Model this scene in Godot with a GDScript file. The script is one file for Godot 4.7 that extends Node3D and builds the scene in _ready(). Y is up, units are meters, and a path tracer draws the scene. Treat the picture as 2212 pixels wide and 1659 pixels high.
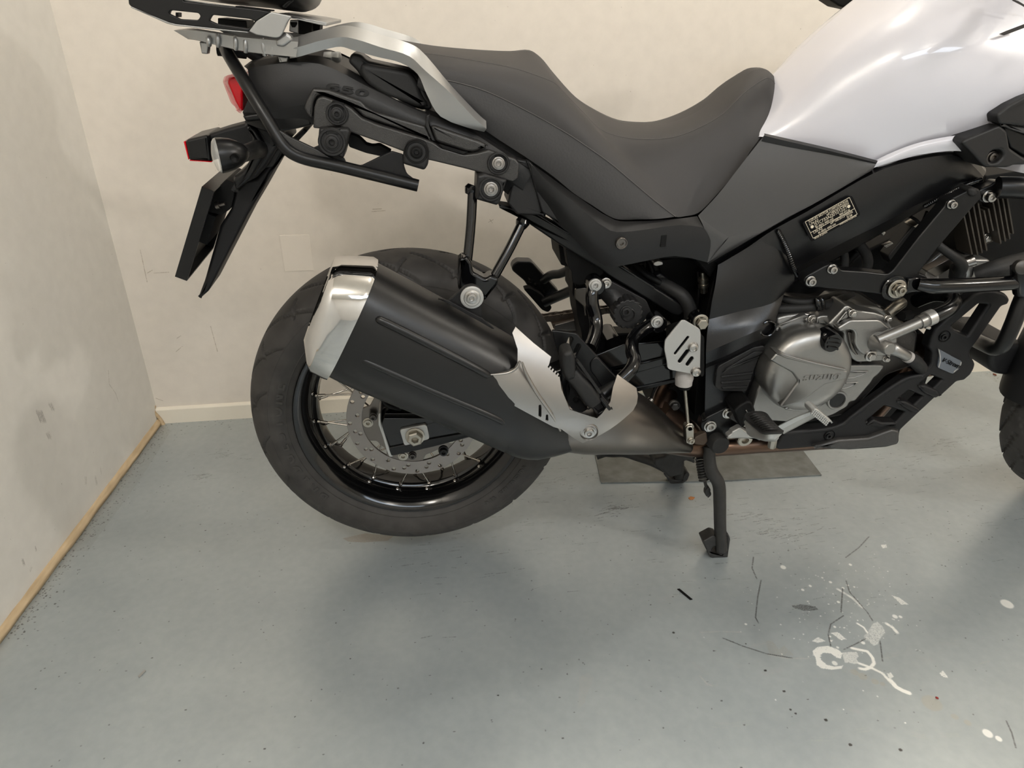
extends Node3D
# A motorcycle on its centre stand in the corner of a painted workshop.
# World: x forward along the bike, y up, z towards the right-hand side of the bike (where the photographer stands). The rear axle is near x = 0.

const W := 2212.0
const H := 1659.0
const FOCAL := 1600.0                      # focal length in image pixels
const EYE := Vector3(0, 1.0928, 1.3671)
var view := Basis.from_euler(Vector3(deg_to_rad(-27.2175), deg_to_rad(-6.3469), deg_to_rad(-0.6014)))
var M := {}                                # materials
var rng := RandomNumberGenerator.new()
var bike: Node3D

# survey sheets: [x, y, metres of picture per step] of the enlargements the outlines were measured on
const C1 := [260, 0, .22604]
const C2 := [640, 60, .27125]
const C3 := [340, 100, .33762]
const C4 := [900, 350, .27125]
const C5 := [1150, 520, .28939]
const C6 := [1500, 380, .32188]
const CW := [520, 520, .39779]
const CD := [700, 780, .23508]
const CE := [1240, 800, .27125]
const CF := [1600, 640, .2773]
const CT := [1580, 0, .28571]
const CK := [1640, 600, .18083]
const CL := [1720, 420, .07233]
const CN := [1540, 860, .13562]
const CO := [1180, 700, .13865]
const CQ := [1960, 300, .19296]
const CV := [1990, 560, .18078]
const CR := [1400, 1150, .36709]
const PX := [0, 0, 1.0]


func _ready() -> void:
	rng.seed = 11
	# ---------------------------------------------------------------- camera, sky, exposure
	var cam := Camera3D.new()
	cam.name = "camera"
	cam.fov = rad_to_deg(2.0 * atan(H / 2.0 / FOCAL))
	cam.near = 0.05
	cam.far = 60.0
	add_child(cam)
	cam.transform = Transform3D(view, EYE)
	cam.current = true
	var env := Environment.new()
	env.background_mode = Environment.BG_COLOR
	env.background_color = Color(0.02, 0.02, 0.02)
	env.tonemap_mode = Environment.TONE_MAPPER_LINEAR
	env.tonemap_exposure = 0.89
	env.sdfgi_enabled = true
	env.ssao_enabled = true
	env.ssil_enabled = true
	var we := WorldEnvironment.new()
	we.name = "world"
	we.environment = env
	add_child(we)
	make_materials()
	# ---------------------------------------------------------------- lamps: three warm ceiling globes; two more globes and a cool panel added
	globe_lamp(Vector3(2.85, 2.42, 1.75), 2.4, "white glass globe lamp on the ceiling farthest towards the front wheel")
	globe_lamp(Vector3(0.9, 2.42, 2.4), 0.7, "white glass globe lamp on the ceiling behind the photographer")
	globe_lamp(Vector3(-0.55, 2.42, 1.9), 1.3, "white glass globe lamp on the ceiling in front of the left wall")
	globe_lamp(Vector3(0.5, 2.42, -0.12), 0.42, "added white glass globe lamp on the ceiling above the motorcycle's tail")  # added globe: brightens the wall and floor behind the bike
	globe_lamp(Vector3(1.9, 2.42, -0.12), 0.4, "added white glass globe lamp on the ceiling above the motorcycle's handlebar")  # second added globe, brightening the same gap farther forward
	added_panel_lamp(Vector3(1.0, 2.53, 2.9), Vector2(2.6, 0.7), 3.6)
	# ---------------------------------------------------------------- the room, then what stands in it
	make_room()
	bike = Node3D.new()
	bike.name = "motorcycle"
	add_child(bike)
	tag(bike, "white and black adventure motorcycle raised on its centre stand", "motorcycle")
	make_rear_wheel()
	make_front_end()
	make_swingarm()
	make_frame()
	make_engine()
	make_exhaust()
	make_underside()
	make_footrests()
	make_bodywork()
	make_tail()
	make_top_case()
	make_floor_things()


# =================================================================== measuring
func P(u: float, v: float, z: float) -> Vector3:      # the point of the plane at depth z that a sight line meets
	var d := view * Vector3((u - W / 2) / FOCAL, -(v - H / 2) / FOCAL, -1.0)
	return EYE + d * ((z - EYE.z) / d.z)


func on_floor(u: float, v: float, y := 0.0) -> Vector3:
	var d := view * Vector3((u - W / 2) / FOCAL, -(v - H / 2) / FOCAL, -1.0)
	return EYE + d * ((y - EYE.y) / d.y)


func mpp(u: float, v: float, z: float) -> float:       # metres that one picture step spans there
	return (P(u + 1, v, z) - P(u, v, z)).length()


func q(sheet: Array, a: Array) -> PackedVector2Array:   # a flat list on a survey sheet -> picture places
	var r := PackedVector2Array()
	for i in range(0, a.size(), 2):
		r.append(Vector2(sheet[0] + a[i] * sheet[2], sheet[1] + a[i + 1] * sheet[2]))
	return r


func q3(sheet: Array, a: Array) -> PackedVector3Array:  # u, v, depth triples -> points
	var r := PackedVector3Array()
	for i in range(0, a.size(), 3):
		r.append(P(sheet[0] + a[i] * sheet[2], sheet[1] + a[i + 1] * sheet[2], a[i + 2]))
	return r


func flat(poly: PackedVector2Array, z: float) -> PackedVector2Array:
	var r := PackedVector2Array()
	for p in poly:
		var w := P(p.x, p.y, z)
		r.append(Vector2(w.x, w.y))
	return r


func rc(poly: PackedVector2Array, rad: float, steps := 4) -> PackedVector2Array:   # rounds the corners of an outline
	var out := PackedVector2Array()
	var n := poly.size()
	for i in n:
		var p := poly[i]
		var a := poly[(i + n - 1) % n] - p
		var b := poly[(i + 1) % n] - p
		var t: float = minf(rad, minf(a.length(), b.length()) * 0.48)
		var s := p + a.normalized() * t
		var e := p + b.normalized() * t
		for k in steps + 1:
			var f := float(k) / steps
			out.append(s.lerp(p, f).lerp(p.lerp(e, f), f))
	return out


func circle(c: Vector2, r: float, n := 24) -> PackedVector2Array:
	var out := PackedVector2Array()
	for i in n:
		out.append(c + Vector2.from_angle(TAU * i / n) * r)
	return out


func capsule(a: Vector2, b: Vector2, r: float) -> PackedVector2Array:    # a slot with round ends
	var out := PackedVector2Array()
	var d := (b - a).angle()
	for i in 9:
		out.append(b + Vector2.from_angle(d - PI / 2 + PI * i / 8) * r)
	for i in 9:
		out.append(a + Vector2.from_angle(d + PI / 2 + PI * i / 8) * r)
	return out


# =================================================================== mesh building
class Bag:
	var v := PackedVector3Array()
	var n := PackedVector3Array()
	var uv := PackedVector2Array()


func tri(b: Bag, p0: Vector3, p1: Vector3, p2: Vector3, n0: Vector3, n1: Vector3, n2: Vector3) -> void:
	if (p1 - p0).cross(p2 - p0).dot(n0 + n1 + n2) > 0.0:      # front faces run clockwise
		b.v.append_array([p0, p2, p1])
		b.n.append_array([n0, n2, n1])
	else:
		b.v.append_array([p0, p1, p2])
		b.n.append_array([n0, n1, n2])


func ftri(b: Bag, p0: Vector3, p1: Vector3, p2: Vector3, away: Vector3) -> void:
	var n := (p1 - p0).cross(p2 - p0)
	if n.length_squared() < 1e-16:
		return
	n = n.normalized()
	if n.dot(away) < 0:
		n = -n
	tri(b, p0, p1, p2, n, n, n)


func commit(b: Bag) -> ArrayMesh:
	var m := ArrayMesh.new()
	var a := []
	a.resize(Mesh.ARRAY_MAX)
	a[Mesh.ARRAY_VERTEX] = b.v
	a[Mesh.ARRAY_NORMAL] = b.n
	if b.uv.size() == b.v.size():
		a[Mesh.ARRAY_TEX_UV] = b.uv
	m.add_surface_from_arrays(Mesh.PRIMITIVE_TRIANGLES, a)
	return m


func obj(called: String, b: Bag, mat: Material, parent: Node = null) -> MeshInstance3D:
	var o := MeshInstance3D.new()
	o.name = called
	o.mesh = commit(b)
	o.material_override = mat
	put(o, parent)
	return o


func put(o: Node, parent: Node) -> void:
	var home: Node = parent if parent else self
	var base := o.name
	var k := 0
	while home.has_node(NodePath(o.name)):
		k += 1
		o.name = "%s_%03d" % [base, k]
	home.add_child(o, true)


func tag(o: Node, label: String, category: String, group := "") -> void:
	o.set_meta("label", label)
	o.set_meta("category", category)
	if group:
		o.set_meta("group", group)


func struct(o: Node) -> void:
	o.set_meta("kind", "structure")


func triangles(poly: PackedVector2Array) -> Array:      # [a, b, c] triples of points
	var r := []
	var t := Geometry2D.triangulate_polygon(poly)
	if t.is_empty():
		for c in Geometry2D.decompose_polygon_in_convex(poly):
			for i in range(1, c.size() - 1):
				r.append([c[0], c[i], c[i + 1]])
		if r.is_empty():
			print("an outline could not be filled: ", poly.size(), " ", poly[0], area(poly))
	for i in range(0, t.size(), 3):
		r.append([poly[t[i]], poly[t[i + 1]], poly[t[i + 2]]])
	return r


func area(poly: PackedVector2Array) -> float:
	var s := 0.0
	for i in poly.size():
		s += poly[i].cross(poly[(i + 1) % poly.size()])
	return s / 2


func inset(poly: PackedVector2Array, d: float) -> PackedVector2Array:   # towards the solid, which lies left of the outline
	var r := PackedVector2Array()
	var n := poly.size()
	for i in n:
		var e1 := (poly[i] - poly[(i + n - 1) % n]).normalized()
		var e2 := (poly[(i + 1) % n] - poly[i]).normalized()
		var n1 := Vector2(-e1.y, e1.x)
		var n2 := Vector2(-e2.y, e2.x)
		var m := (n1 + n2) / maxf(1.0 + n1.dot(n2), 0.35)
		r.append(poly[i] + m * d)
	return r


func clean(poly: PackedVector2Array) -> PackedVector2Array:
	var r := PackedVector2Array()
	for p in poly:
		if r.is_empty() or r[r.size() - 1].distance_to(p) > 1e-5:
			r.append(p)
	if r.size() > 2 and r[0].distance_to(r[r.size() - 1]) < 1e-5:
		r.remove_at(r.size() - 1)
	return r


# A sheet or block whose outline lies in a plane of constant z: rounded front edges, real thickness, real holes.
# `bend` (x, y) -> dz curves it.
func plate(b: Bag, outline: PackedVector2Array, zf: float, zb: float, bev := 0.0015, holes := [], bend = null) -> void:
	var outer := clean(outline)
	if area(outer) < 0:
		outer.reverse()
	var loops := [outer]
	for h in holes:
		var k := clean(h)
		if area(k) > 0:
			k.reverse()
		loops.append(k)
	var lift := func(p: Vector2, z: float) -> Vector3:
		return Vector3(p.x, p.y, z + (bend.call(p.x, p.y) if bend != null else 0.0))
	var inner := []
	for lp in loops:
		var n: int = lp.size()
		var outn := []
		for i in n:
			var e: Vector2 = (lp[(i + 1) % n] - lp[i]).normalized()
			outn.append(Vector2(e.y, -e.x))
		var rings := []
		for k in 3:
			var a := k * PI / 4
			rings.append([inset(lp, bev * (1 - cos(a))), zf - bev + bev * sin(a), a])
		for i in n:
			var j := (i + 1) % n
			var na: Vector2 = outn[i]
			var nb: Vector2 = outn[i]
			var before: Vector2 = outn[(i + n - 1) % n]
			var after: Vector2 = outn[j]
			if before.dot(na) > 0.75:
				na = (na + before).normalized()
			if after.dot(nb) > 0.75:
				nb = (nb + after).normalized()
			var a3 := Vector3(na.x, na.y, 0)
			var b3 := Vector3(nb.x, nb.y, 0)
			var pa: Vector3 = lift.call(lp[i], zb)
			var pb: Vector3 = lift.call(lp[j], zb)
			var la := a3
			var lb := b3
			for k in 3:
				var ra: Vector3 = lift.call(rings[k][0][i], rings[k][1])
				var rb: Vector3 = lift.call(rings[k][0][j], rings[k][1])
				var c: float = cos(rings[k][2])
				var s: float = sin(rings[k][2])
				var ma := a3 * c + Vector3(0, 0, s)
				var mb := b3 * c + Vector3(0, 0, s)
				tri(b, pa, pb, rb, la, lb, mb)
				tri(b, pa, rb, ra, la, mb, ma)
				pa = ra
				pb = rb
				la = ma
				lb = mb
		inner.append(rings[2][0])
	if holes.is_empty():
		var idx := Geometry2D.triangulate_polygon(outer)
		var face: PackedVector2Array = inner[0]
		if idx.size():
			for i in range(0, idx.size(), 3):
				ftri(b, lift.call(face[idx[i]], zf), lift.call(face[idx[i + 1]], zf), lift.call(face[idx[i + 2]], zf), Vector3(0, 0, 1))
				ftri(b, lift.call(outer[idx[i]], zb), lift.call(outer[idx[i + 1]], zb), lift.call(outer[idx[i + 2]], zb), Vector3(0, 0, -1))
			return
	for side in 2:
		var lps: Array = inner if side == 0 and holes.size() else loops
		var z := zf if side == 0 else zb
		var away := Vector3(0, 0, 1 if side == 0 else -1)
		var pieces := [lps[0]]
		for i in range(1, lps.size()):
			var h: PackedVector2Array = lps[i]
			var mid := Vector2.ZERO
			for p in h:
				mid += p / h.size()
			var left := PackedVector2Array([Vector2(-9, -9), Vector2(mid.x, -9), Vector2(mid.x, 9), Vector2(-9, 9)])
			var right := PackedVector2Array([Vector2(mid.x, -9), Vector2(9, -9), Vector2(9, 9), Vector2(mid.x, 9)])
			var box := Rect2(h[0], Vector2.ZERO)
			for p in h:
				box = box.expand(p)
			var next := []
			for pc in pieces:
				var pbox := Rect2(pc[0], Vector2.ZERO)
				for p in pc:
					pbox = pbox.expand(p)
				if not pbox.intersects(box):
					next.append(pc)
					continue
				for half in [left, right]:
					for w in Geometry2D.intersect_polygons(pc, half):
						for x in Geometry2D.clip_polygons(w, h):
							if not Geometry2D.is_polygon_clockwise(x) or true:
								next.append(x)
			pieces = next
		for pc in pieces:
			for t in triangles(pc):
				ftri(b, lift.call(t[0], z), lift.call(t[1], z), lift.call(t[2], z), away)


func grid(b: Bag, g: Array, wrap_i := false, wrap_j := false) -> void:    # a smooth net of points g[i][j]
	var ni := g.size()
	var nj: int = g[0].size()
	var nn := []
	for i in ni:
		var row := PackedVector3Array()
		for j in nj:
			var i0 := (i - 1 + ni) % ni if wrap_i else maxi(i - 1, 0)
			var i1 := (i + 1) % ni if wrap_i else mini(i + 1, ni - 1)
			var j0 := (j - 1 + nj) % nj if wrap_j else maxi(j - 1, 0)
			var j1 := (j + 1) % nj if wrap_j else mini(j + 1, nj - 1)
			var c: Vector3 = (g[i1][j] - g[i0][j]).cross(g[i][j1] - g[i][j0])
			row.append(c.normalized() if c.length_squared() > 1e-18 else Vector3.ZERO)
		nn.append(row)
	for i in ni:
		for j in nj:
			if nn[i][j] == Vector3.ZERO:
				nn[i][j] = nn[clampi(i + (1 if i == 0 else -1), 0, ni - 1)][j]
				if nn[i][j] == Vector3.ZERO:
					nn[i][j] = nn[i][clampi(j + (1 if j == 0 else -1), 0, nj - 1)]
	for i in (ni if wrap_i else ni - 1):
		for j in (nj if wrap_j else nj - 1):
			var i1 := (i + 1) % ni
			var j1 := (j + 1) % nj
			tri(b, g[i][j], g[i1][j], g[i1][j1], nn[i][j], nn[i1][j], nn[i1][j1])
			tri(b, g[i][j], g[i1][j1], g[i][j1], nn[i][j], nn[i1][j1], nn[i][j1])


func fan(b: Bag, ring: Array, away: Vector3) -> void:
	var mid := Vector3.ZERO
	for p in ring:
		mid += p / ring.size()
	for i in ring.size():
		ftri(b, mid, ring[i], ring[(i + 1) % ring.size()], away)


func cr(p: Array, sub: int) -> Array:      # a smooth curve through the points
	if p.size() < 3 or sub < 2:
		return p
	var r := []
	for i in p.size() - 1:
		var a: Vector3 = p[maxi(i - 1, 0)]
		var c: Vector3 = p[i]
		var d: Vector3 = p[i + 1]
		var e: Vector3 = p[mini(i + 2, p.size() - 1)]
		for k in sub:
			r.append(spline(a, c, d, e, float(k) / sub))
	r.append(p[p.size() - 1])
	return r


func spline(a: Vector3, c: Vector3, d: Vector3, e: Vector3, t: float) -> Vector3:   # centripetal: no loops at close points
	var t0 := 0.0
	var t1 := t0 + maxf(sqrt(a.distance_to(c)), 1e-3)
	var t2 := t1 + maxf(sqrt(c.distance_to(d)), 1e-3)
	var t3 := t2 + maxf(sqrt(d.distance_to(e)), 1e-3)
	var s := lerpf(t1, t2, t)
	var a1 := a.lerp(c, (s - t0) / (t1 - t0))
	var a2 := c.lerp(d, (s - t1) / (t2 - t1))
	var a3 := d.lerp(e, (s - t2) / (t3 - t2))
	var b1 := a1.lerp(a2, (s - t0) / (t2 - t0))
	var b2 := a2.lerp(a3, (s - t1) / (t3 - t1))
	return b1.lerp(b2, (s - t1) / (t2 - t1))


# A skin stretched over rails (each the same number of points); `sharp` rails stay edges.
func loft(b: Bag, rails: Array, along := 5, across := 5, sharp := [], fair := 0) -> void:
	var long := []
	for r in rails:
		long.append(cr(Array(r), along))
	var cuts := [0]
	for s in sharp:
		cuts.append(s)
	cuts.append(rails.size() - 1)
	for k in cuts.size() - 1:
		var g := []
		for j in long[0].size():
			var col := []
			for i in range(cuts[k], cuts[k + 1] + 1):
				col.append(long[i][j])
			g.append(cr(col, across) if col.size() > 2 else col)
		for it in fair:                       # evens the skin out between its edges
			var h := []
			for i in g.size():
				var row := []
				for j in g[i].size():
					var p: Vector3 = g[i][j]
					if i > 0 and j > 0 and i < g.size() - 1 and j < g[i].size() - 1:
						p = p * 0.4 + (g[i - 1][j] + g[i + 1][j] + g[i][j - 1] + g[i][j + 1]) * 0.15
					row.append(p)
				h.append(row)
			g = h
		grid(b, g)


func flip(a: Bag, f := -1.0) -> Bag:       # the same shape on the other side of the bike's middle plane
	var b := Bag.new()
	for i in range(0, a.v.size(), 3):
		for k in [0, 2, 1]:
			var v := a.v[i + k]
			var n := a.n[i + k]
			b.v.append(Vector3(v.x, v.y, v.z * f))
			b.n.append(Vector3(n.x, n.y, n.z / f).normalized())
	return b


func join(a: Bag, b: Bag) -> void:
	a.v.append_array(b.v)
	a.n.append_array(b.n)


# Rings strung on [top u, top v, bottom u, bottom v, depth, half depth] stations.
func ringloft(b: Bag, sheet: Array, st: Array, n := 24, e := 2.0, caps := 3, sub := 1) -> void:
	var tops := []
	var bots := []
	var ds := []
	for s in st:
		tops.append(P(sheet[0] + s[0] * sheet[2], sheet[1] + s[1] * sheet[2], s[4]))
		bots.append(P(sheet[0] + s[2] * sheet[2], sheet[1] + s[3] * sheet[2], s[4]))
		ds.append(Vector3(s[5], 0, 0))
	tops = cr(tops, sub)
	bots = cr(bots, sub)
	ds = cr(ds, sub)
	var g := []
	for i in tops.size():
		var mid: Vector3 = (tops[i] + bots[i]) / 2
		var up: Vector3 = (tops[i] - bots[i]) / 2
		var ring := []
		for k in n:
			var a := TAU * k / n
			var c := signf(cos(a)) * pow(absf(cos(a)), 2.0 / e)
			var s := signf(sin(a)) * pow(absf(sin(a)), 2.0 / e)
			ring.append(mid + up * c + Vector3(0, 0, ds[i].x * s))
		g.append(ring)
	grid(b, g, false, true)
	var ax: Vector3 = (tops[tops.size() - 1] + bots[bots.size() - 1] - tops[0] - bots[0]).normalized()
	if caps & 1:
		fan(b, g[0], -ax)
	if caps & 2:
		fan(b, g[g.size() - 1], ax)


func tube(b: Bag, pts: Array, r, n := 12, sub := 6, caps := true) -> void:
	var p := cr(pts, sub)
	var g := []
	var t0: Vector3 = (p[1] - p[0]).normalized()
	var x := t0.cross(Vector3.UP if absf(t0.y) < 0.9 else Vector3.RIGHT).normalized()
	for i in p.size():
		var t: Vector3 = (p[mini(i + 1, p.size() - 1)] - p[maxi(i - 1, 0)]).normalized()
		x = (x - t * x.dot(t)).normalized()
		var y := t.cross(x)
		var rad: float
		if r is Array:
			var f: float = float(i) / (p.size() - 1) * (r.size() - 1)
			rad = lerpf(r[int(f)], r[mini(int(f) + 1, r.size() - 1)], f - int(f))
		else:
			rad = r
		var ring := []
		for k in n:
			var a := TAU * k / n
			ring.append(p[i] + (x * cos(a) + y * sin(a)) * rad)
		g.append(ring)
	grid(b, g, false, true)
	if caps:
		fan(b, g[0], p[0] - p[1])
		fan(b, g[g.size() - 1], p[p.size() - 1] - p[p.size() - 2])


# A turned shape: profile of [height along the axis, radius]; corners of more than 30 degrees stay sharp.
func lathe(b: Bag, c: Vector3, axis: Vector3, prof: Array, n := 24, turn := 0.0) -> void:
	var z := axis.normalized()
	var x := z.cross(Vector3.UP if absf(z.y) < 0.9 else Vector3.RIGHT).normalized()
	var y := z.cross(x)
	var segn := []
	for i in prof.size() - 1:
		var d := Vector2(prof[i + 1][0] - prof[i][0], prof[i + 1][1] - prof[i][1]).normalized()
		segn.append(Vector2(-d.y, d.x))       # (along axis, outward)
	for i in prof.size() - 1:
		var na: Vector2 = segn[i]
		var nb: Vector2 = segn[i]
		if i > 0 and segn[i - 1].dot(na) > 0.8:
			na = (na + segn[i - 1]).normalized()
		if i < segn.size() - 1 and segn[i + 1].dot(nb) > 0.8:
			nb = (nb + segn[i + 1]).normalized()
		for k in n:
			var a0 := TAU * k / n + turn
			var a1 := TAU * (k + 1) / n + turn
			var d0 := x * cos(a0) + y * sin(a0)
			var d1 := x * cos(a1) + y * sin(a1)
			var p00: Vector3 = c + z * prof[i][0] + d0 * prof[i][1]
			var p01: Vector3 = c + z * prof[i][0] + d1 * prof[i][1]
			var p10: Vector3 = c + z * prof[i + 1][0] + d0 * prof[i + 1][1]
			var p11: Vector3 = c + z * prof[i + 1][0] + d1 * prof[i + 1][1]
			var m0 := d0
			var m1 := d1
			if n <= 8:
				m0 = (d0 + d1).normalized()
				m1 = m0
			tri(b, p00, p10, p11, z * na.x + m0 * na.y, z * nb.x + m0 * nb.y, z * nb.x + m1 * nb.y)
			tri(b, p00, p11, p01, z * na.x + m0 * na.y, z * nb.x + m1 * nb.y, z * na.x + m1 * na.y)


func box(b: Bag, c: Vector3, ex: Vector3, ey: Vector3, ez: Vector3) -> void:     # half-edges
	for s in [-1.0, 1.0]:
		for f in [[ex, ey, ez], [ey, ez, ex], [ez, ex, ey]]:
			var o: Vector3 = c + f[0] * s
			var n: Vector3 = (f[0] * s).normalized()
			tri(b, o - f[1] - f[2], o + f[1] - f[2], o + f[1] + f[2], n, n, n)
			tri(b, o - f[1] - f[2], o + f[1] + f[2], o - f[1] + f[2], n, n, n)


func slab(b: Bag, lo: Vector3, hi: Vector3) -> void:
	var h := (hi - lo) / 2
	box(b, (lo + hi) / 2, Vector3(h.x, 0, 0), Vector3(0, h.y, 0), Vector3(0, 0, h.z))


# ------------------------------------------------------------------- short cuts for the bike's parts
func pl(called: String, sheet: Array, a: Array, z: float, thick: float, mat: Material, parent: Node = null, soft := 3.0, bev := 0.0015, holes := [], bend = null) -> MeshInstance3D:
	var b := Bag.new()
	add_pl(b, sheet, a, z, thick, soft, bev, holes, bend)
	return obj(called, b, mat, parent if parent else bike)


func add_pl(b: Bag, sheet: Array, a: Array, z: float, thick: float, soft := 3.0, bev := 0.0015, holes := [], bend = null) -> void:
	var o := q(sheet, a)
	if soft > 0:
		o = rc(o, soft)
	var hs := []
	for h in holes:
		hs.append(flat(h, z))
	plate(b, flat(o, z), z, z - thick, bev, hs, bend)


func tb(called: String, sheet: Array, a: Array, r, mat: Material, parent: Node = null, n := 12, sub := 6) -> MeshInstance3D:
	var b := Bag.new()
	tube(b, Array(q3(sheet, a)), r, n, sub)
	return obj(called, b, mat, parent if parent else bike)


func at(sheet: Array, x: float, y: float, z: float) -> Vector3:
	return P(sheet[0] + x * sheet[2], sheet[1] + y * sheet[2], z)


# A socket-head bolt seen end on: washer, head with rounded rim, recess.
func bolt(parent: Node, sheet: Array, x: float, y: float, z: float, r: float, mat: Material = null, high := 0.006, called := "bolt", axis := Vector3(0, 0, 1)) -> MeshInstance3D:
	var c := at(sheet, x, y, z)
	var b := Bag.new()
	lathe(b, c, axis, [[-0.004, r * 1.28], [0.001, r * 1.28], [0.0013, r * 1.22], [0.0013, r], [high - r * 0.18, r], [high - r * 0.05, r * 0.94], [high, r * 0.82], [high, r * 0.5]], 22)
	lathe(b, c, axis, [[high, r * 0.5], [high - r * 0.55, r * 0.47], [high - r * 0.6, 0.0001]], 6)
	return obj(called, b, mat if mat else M.bolt, parent)


# A hexagon head on a flange.
func hexbolt(parent: Node, sheet: Array, x: float, y: float, z: float, r: float, mat: Material = null, high := 0.007, called := "bolt", axis := Vector3(0, 0, 1)) -> MeshInstance3D:
	var c := at(sheet, x, y, z)
	var b := Bag.new()
	lathe(b, c, axis, [[-0.004, r * 1.45], [0.0012, r * 1.45], [0.002, r * 1.3], [0.002, r]], 22)
	lathe(b, c, axis, [[0.001, r], [high - r * 0.15, r], [high, r * 0.82], [high, 0.0001]], 6)
	return obj(called, b, mat if mat else M.bolt, parent)


# Raised lettering from a to b (baseline, picture places) at depth z, `tall` picture steps high.
func lettering(parent: Node, called: String, text: String, sheet: Array, ax: float, ay: float, bx: float, by: float, tall: float, z: float, deep: float, mat: Material, bold := true, slant := 0.0) -> MeshInstance3D:
	var a := at(sheet, ax, ay, z)
	var e := at(sheet, bx, by, z)
	var hgt: float = tall * sheet[2] * mpp(sheet[0] + ax * sheet[2], sheet[1] + ay * sheet[2], z)
	var tm := TextMesh.new()
	var f := SystemFont.new()
	f.font_names = PackedStringArray(["Droid Sans"])
	f.font_weight = 700 if bold else 400
	tm.font = f
	tm.text = text
	tm.font_size = 64
	tm.pixel_size = 0.01
	tm.depth = 0.05
	tm.curve_step = 1.5
	var box3 := tm.get_aabb()
	var o := MeshInstance3D.new()
	o.name = called
	o.mesh = tm
	o.material_override = mat
	var ex := (e - a).normalized()
	var ey := Vector3(0, 0, 1).cross(ex).normalized()
	var sx := (e - a).length() / box3.size.x
	var sy: float = hgt / (64 * 0.01 * 0.72)
	var bs := Basis(ex * sx, (ey + ex * slant) * sy, Vector3(0, 0, deep / 0.05))
	put(o, parent)
	o.transform = Transform3D(bs, a + Vector3(0, 0, deep / 2) - bs * Vector3(box3.position.x, -0.23, 0))
	return o


# =================================================================== materials
func mat(c: Color, rough: float, metal := 0.0, spec := 0.5) -> StandardMaterial3D:
	var m := StandardMaterial3D.new()
	m.albedo_color = c
	m.roughness = rough
	m.metallic = metal
	m.metallic_specular = spec
	return m


func noise_tex(freq: float, size: int, oct := 3, seed_ := 1, ramp := []) -> NoiseTexture2D:
	var f := FastNoiseLite.new()
	f.noise_type = FastNoiseLite.TYPE_SIMPLEX_SMOOTH
	f.frequency = freq
	f.fractal_octaves = oct
	f.seed = seed_
	var t := NoiseTexture2D.new()
	t.width = size
	t.height = size
	t.seamless = true
	t.noise = f
	if ramp.size():
		var g := Gradient.new()
		g.set_color(0, ramp[0])
		g.set_color(1, ramp[1])
		t.color_ramp = g
	return t


func grain(m: StandardMaterial3D, tex: Texture2D, scale: float, depth_cm: float) -> StandardMaterial3D:   # fine relief
	m.heightmap_enabled = true
	m.heightmap_texture = tex
	m.heightmap_scale = depth_cm
	tri_map(m, scale)
	return m


func tri_map(m: StandardMaterial3D, scale: float) -> void:
	m.uv1_triplanar = true
	m.uv1_world_triplanar = true
	m.uv1_scale = Vector3.ONE * scale


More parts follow.
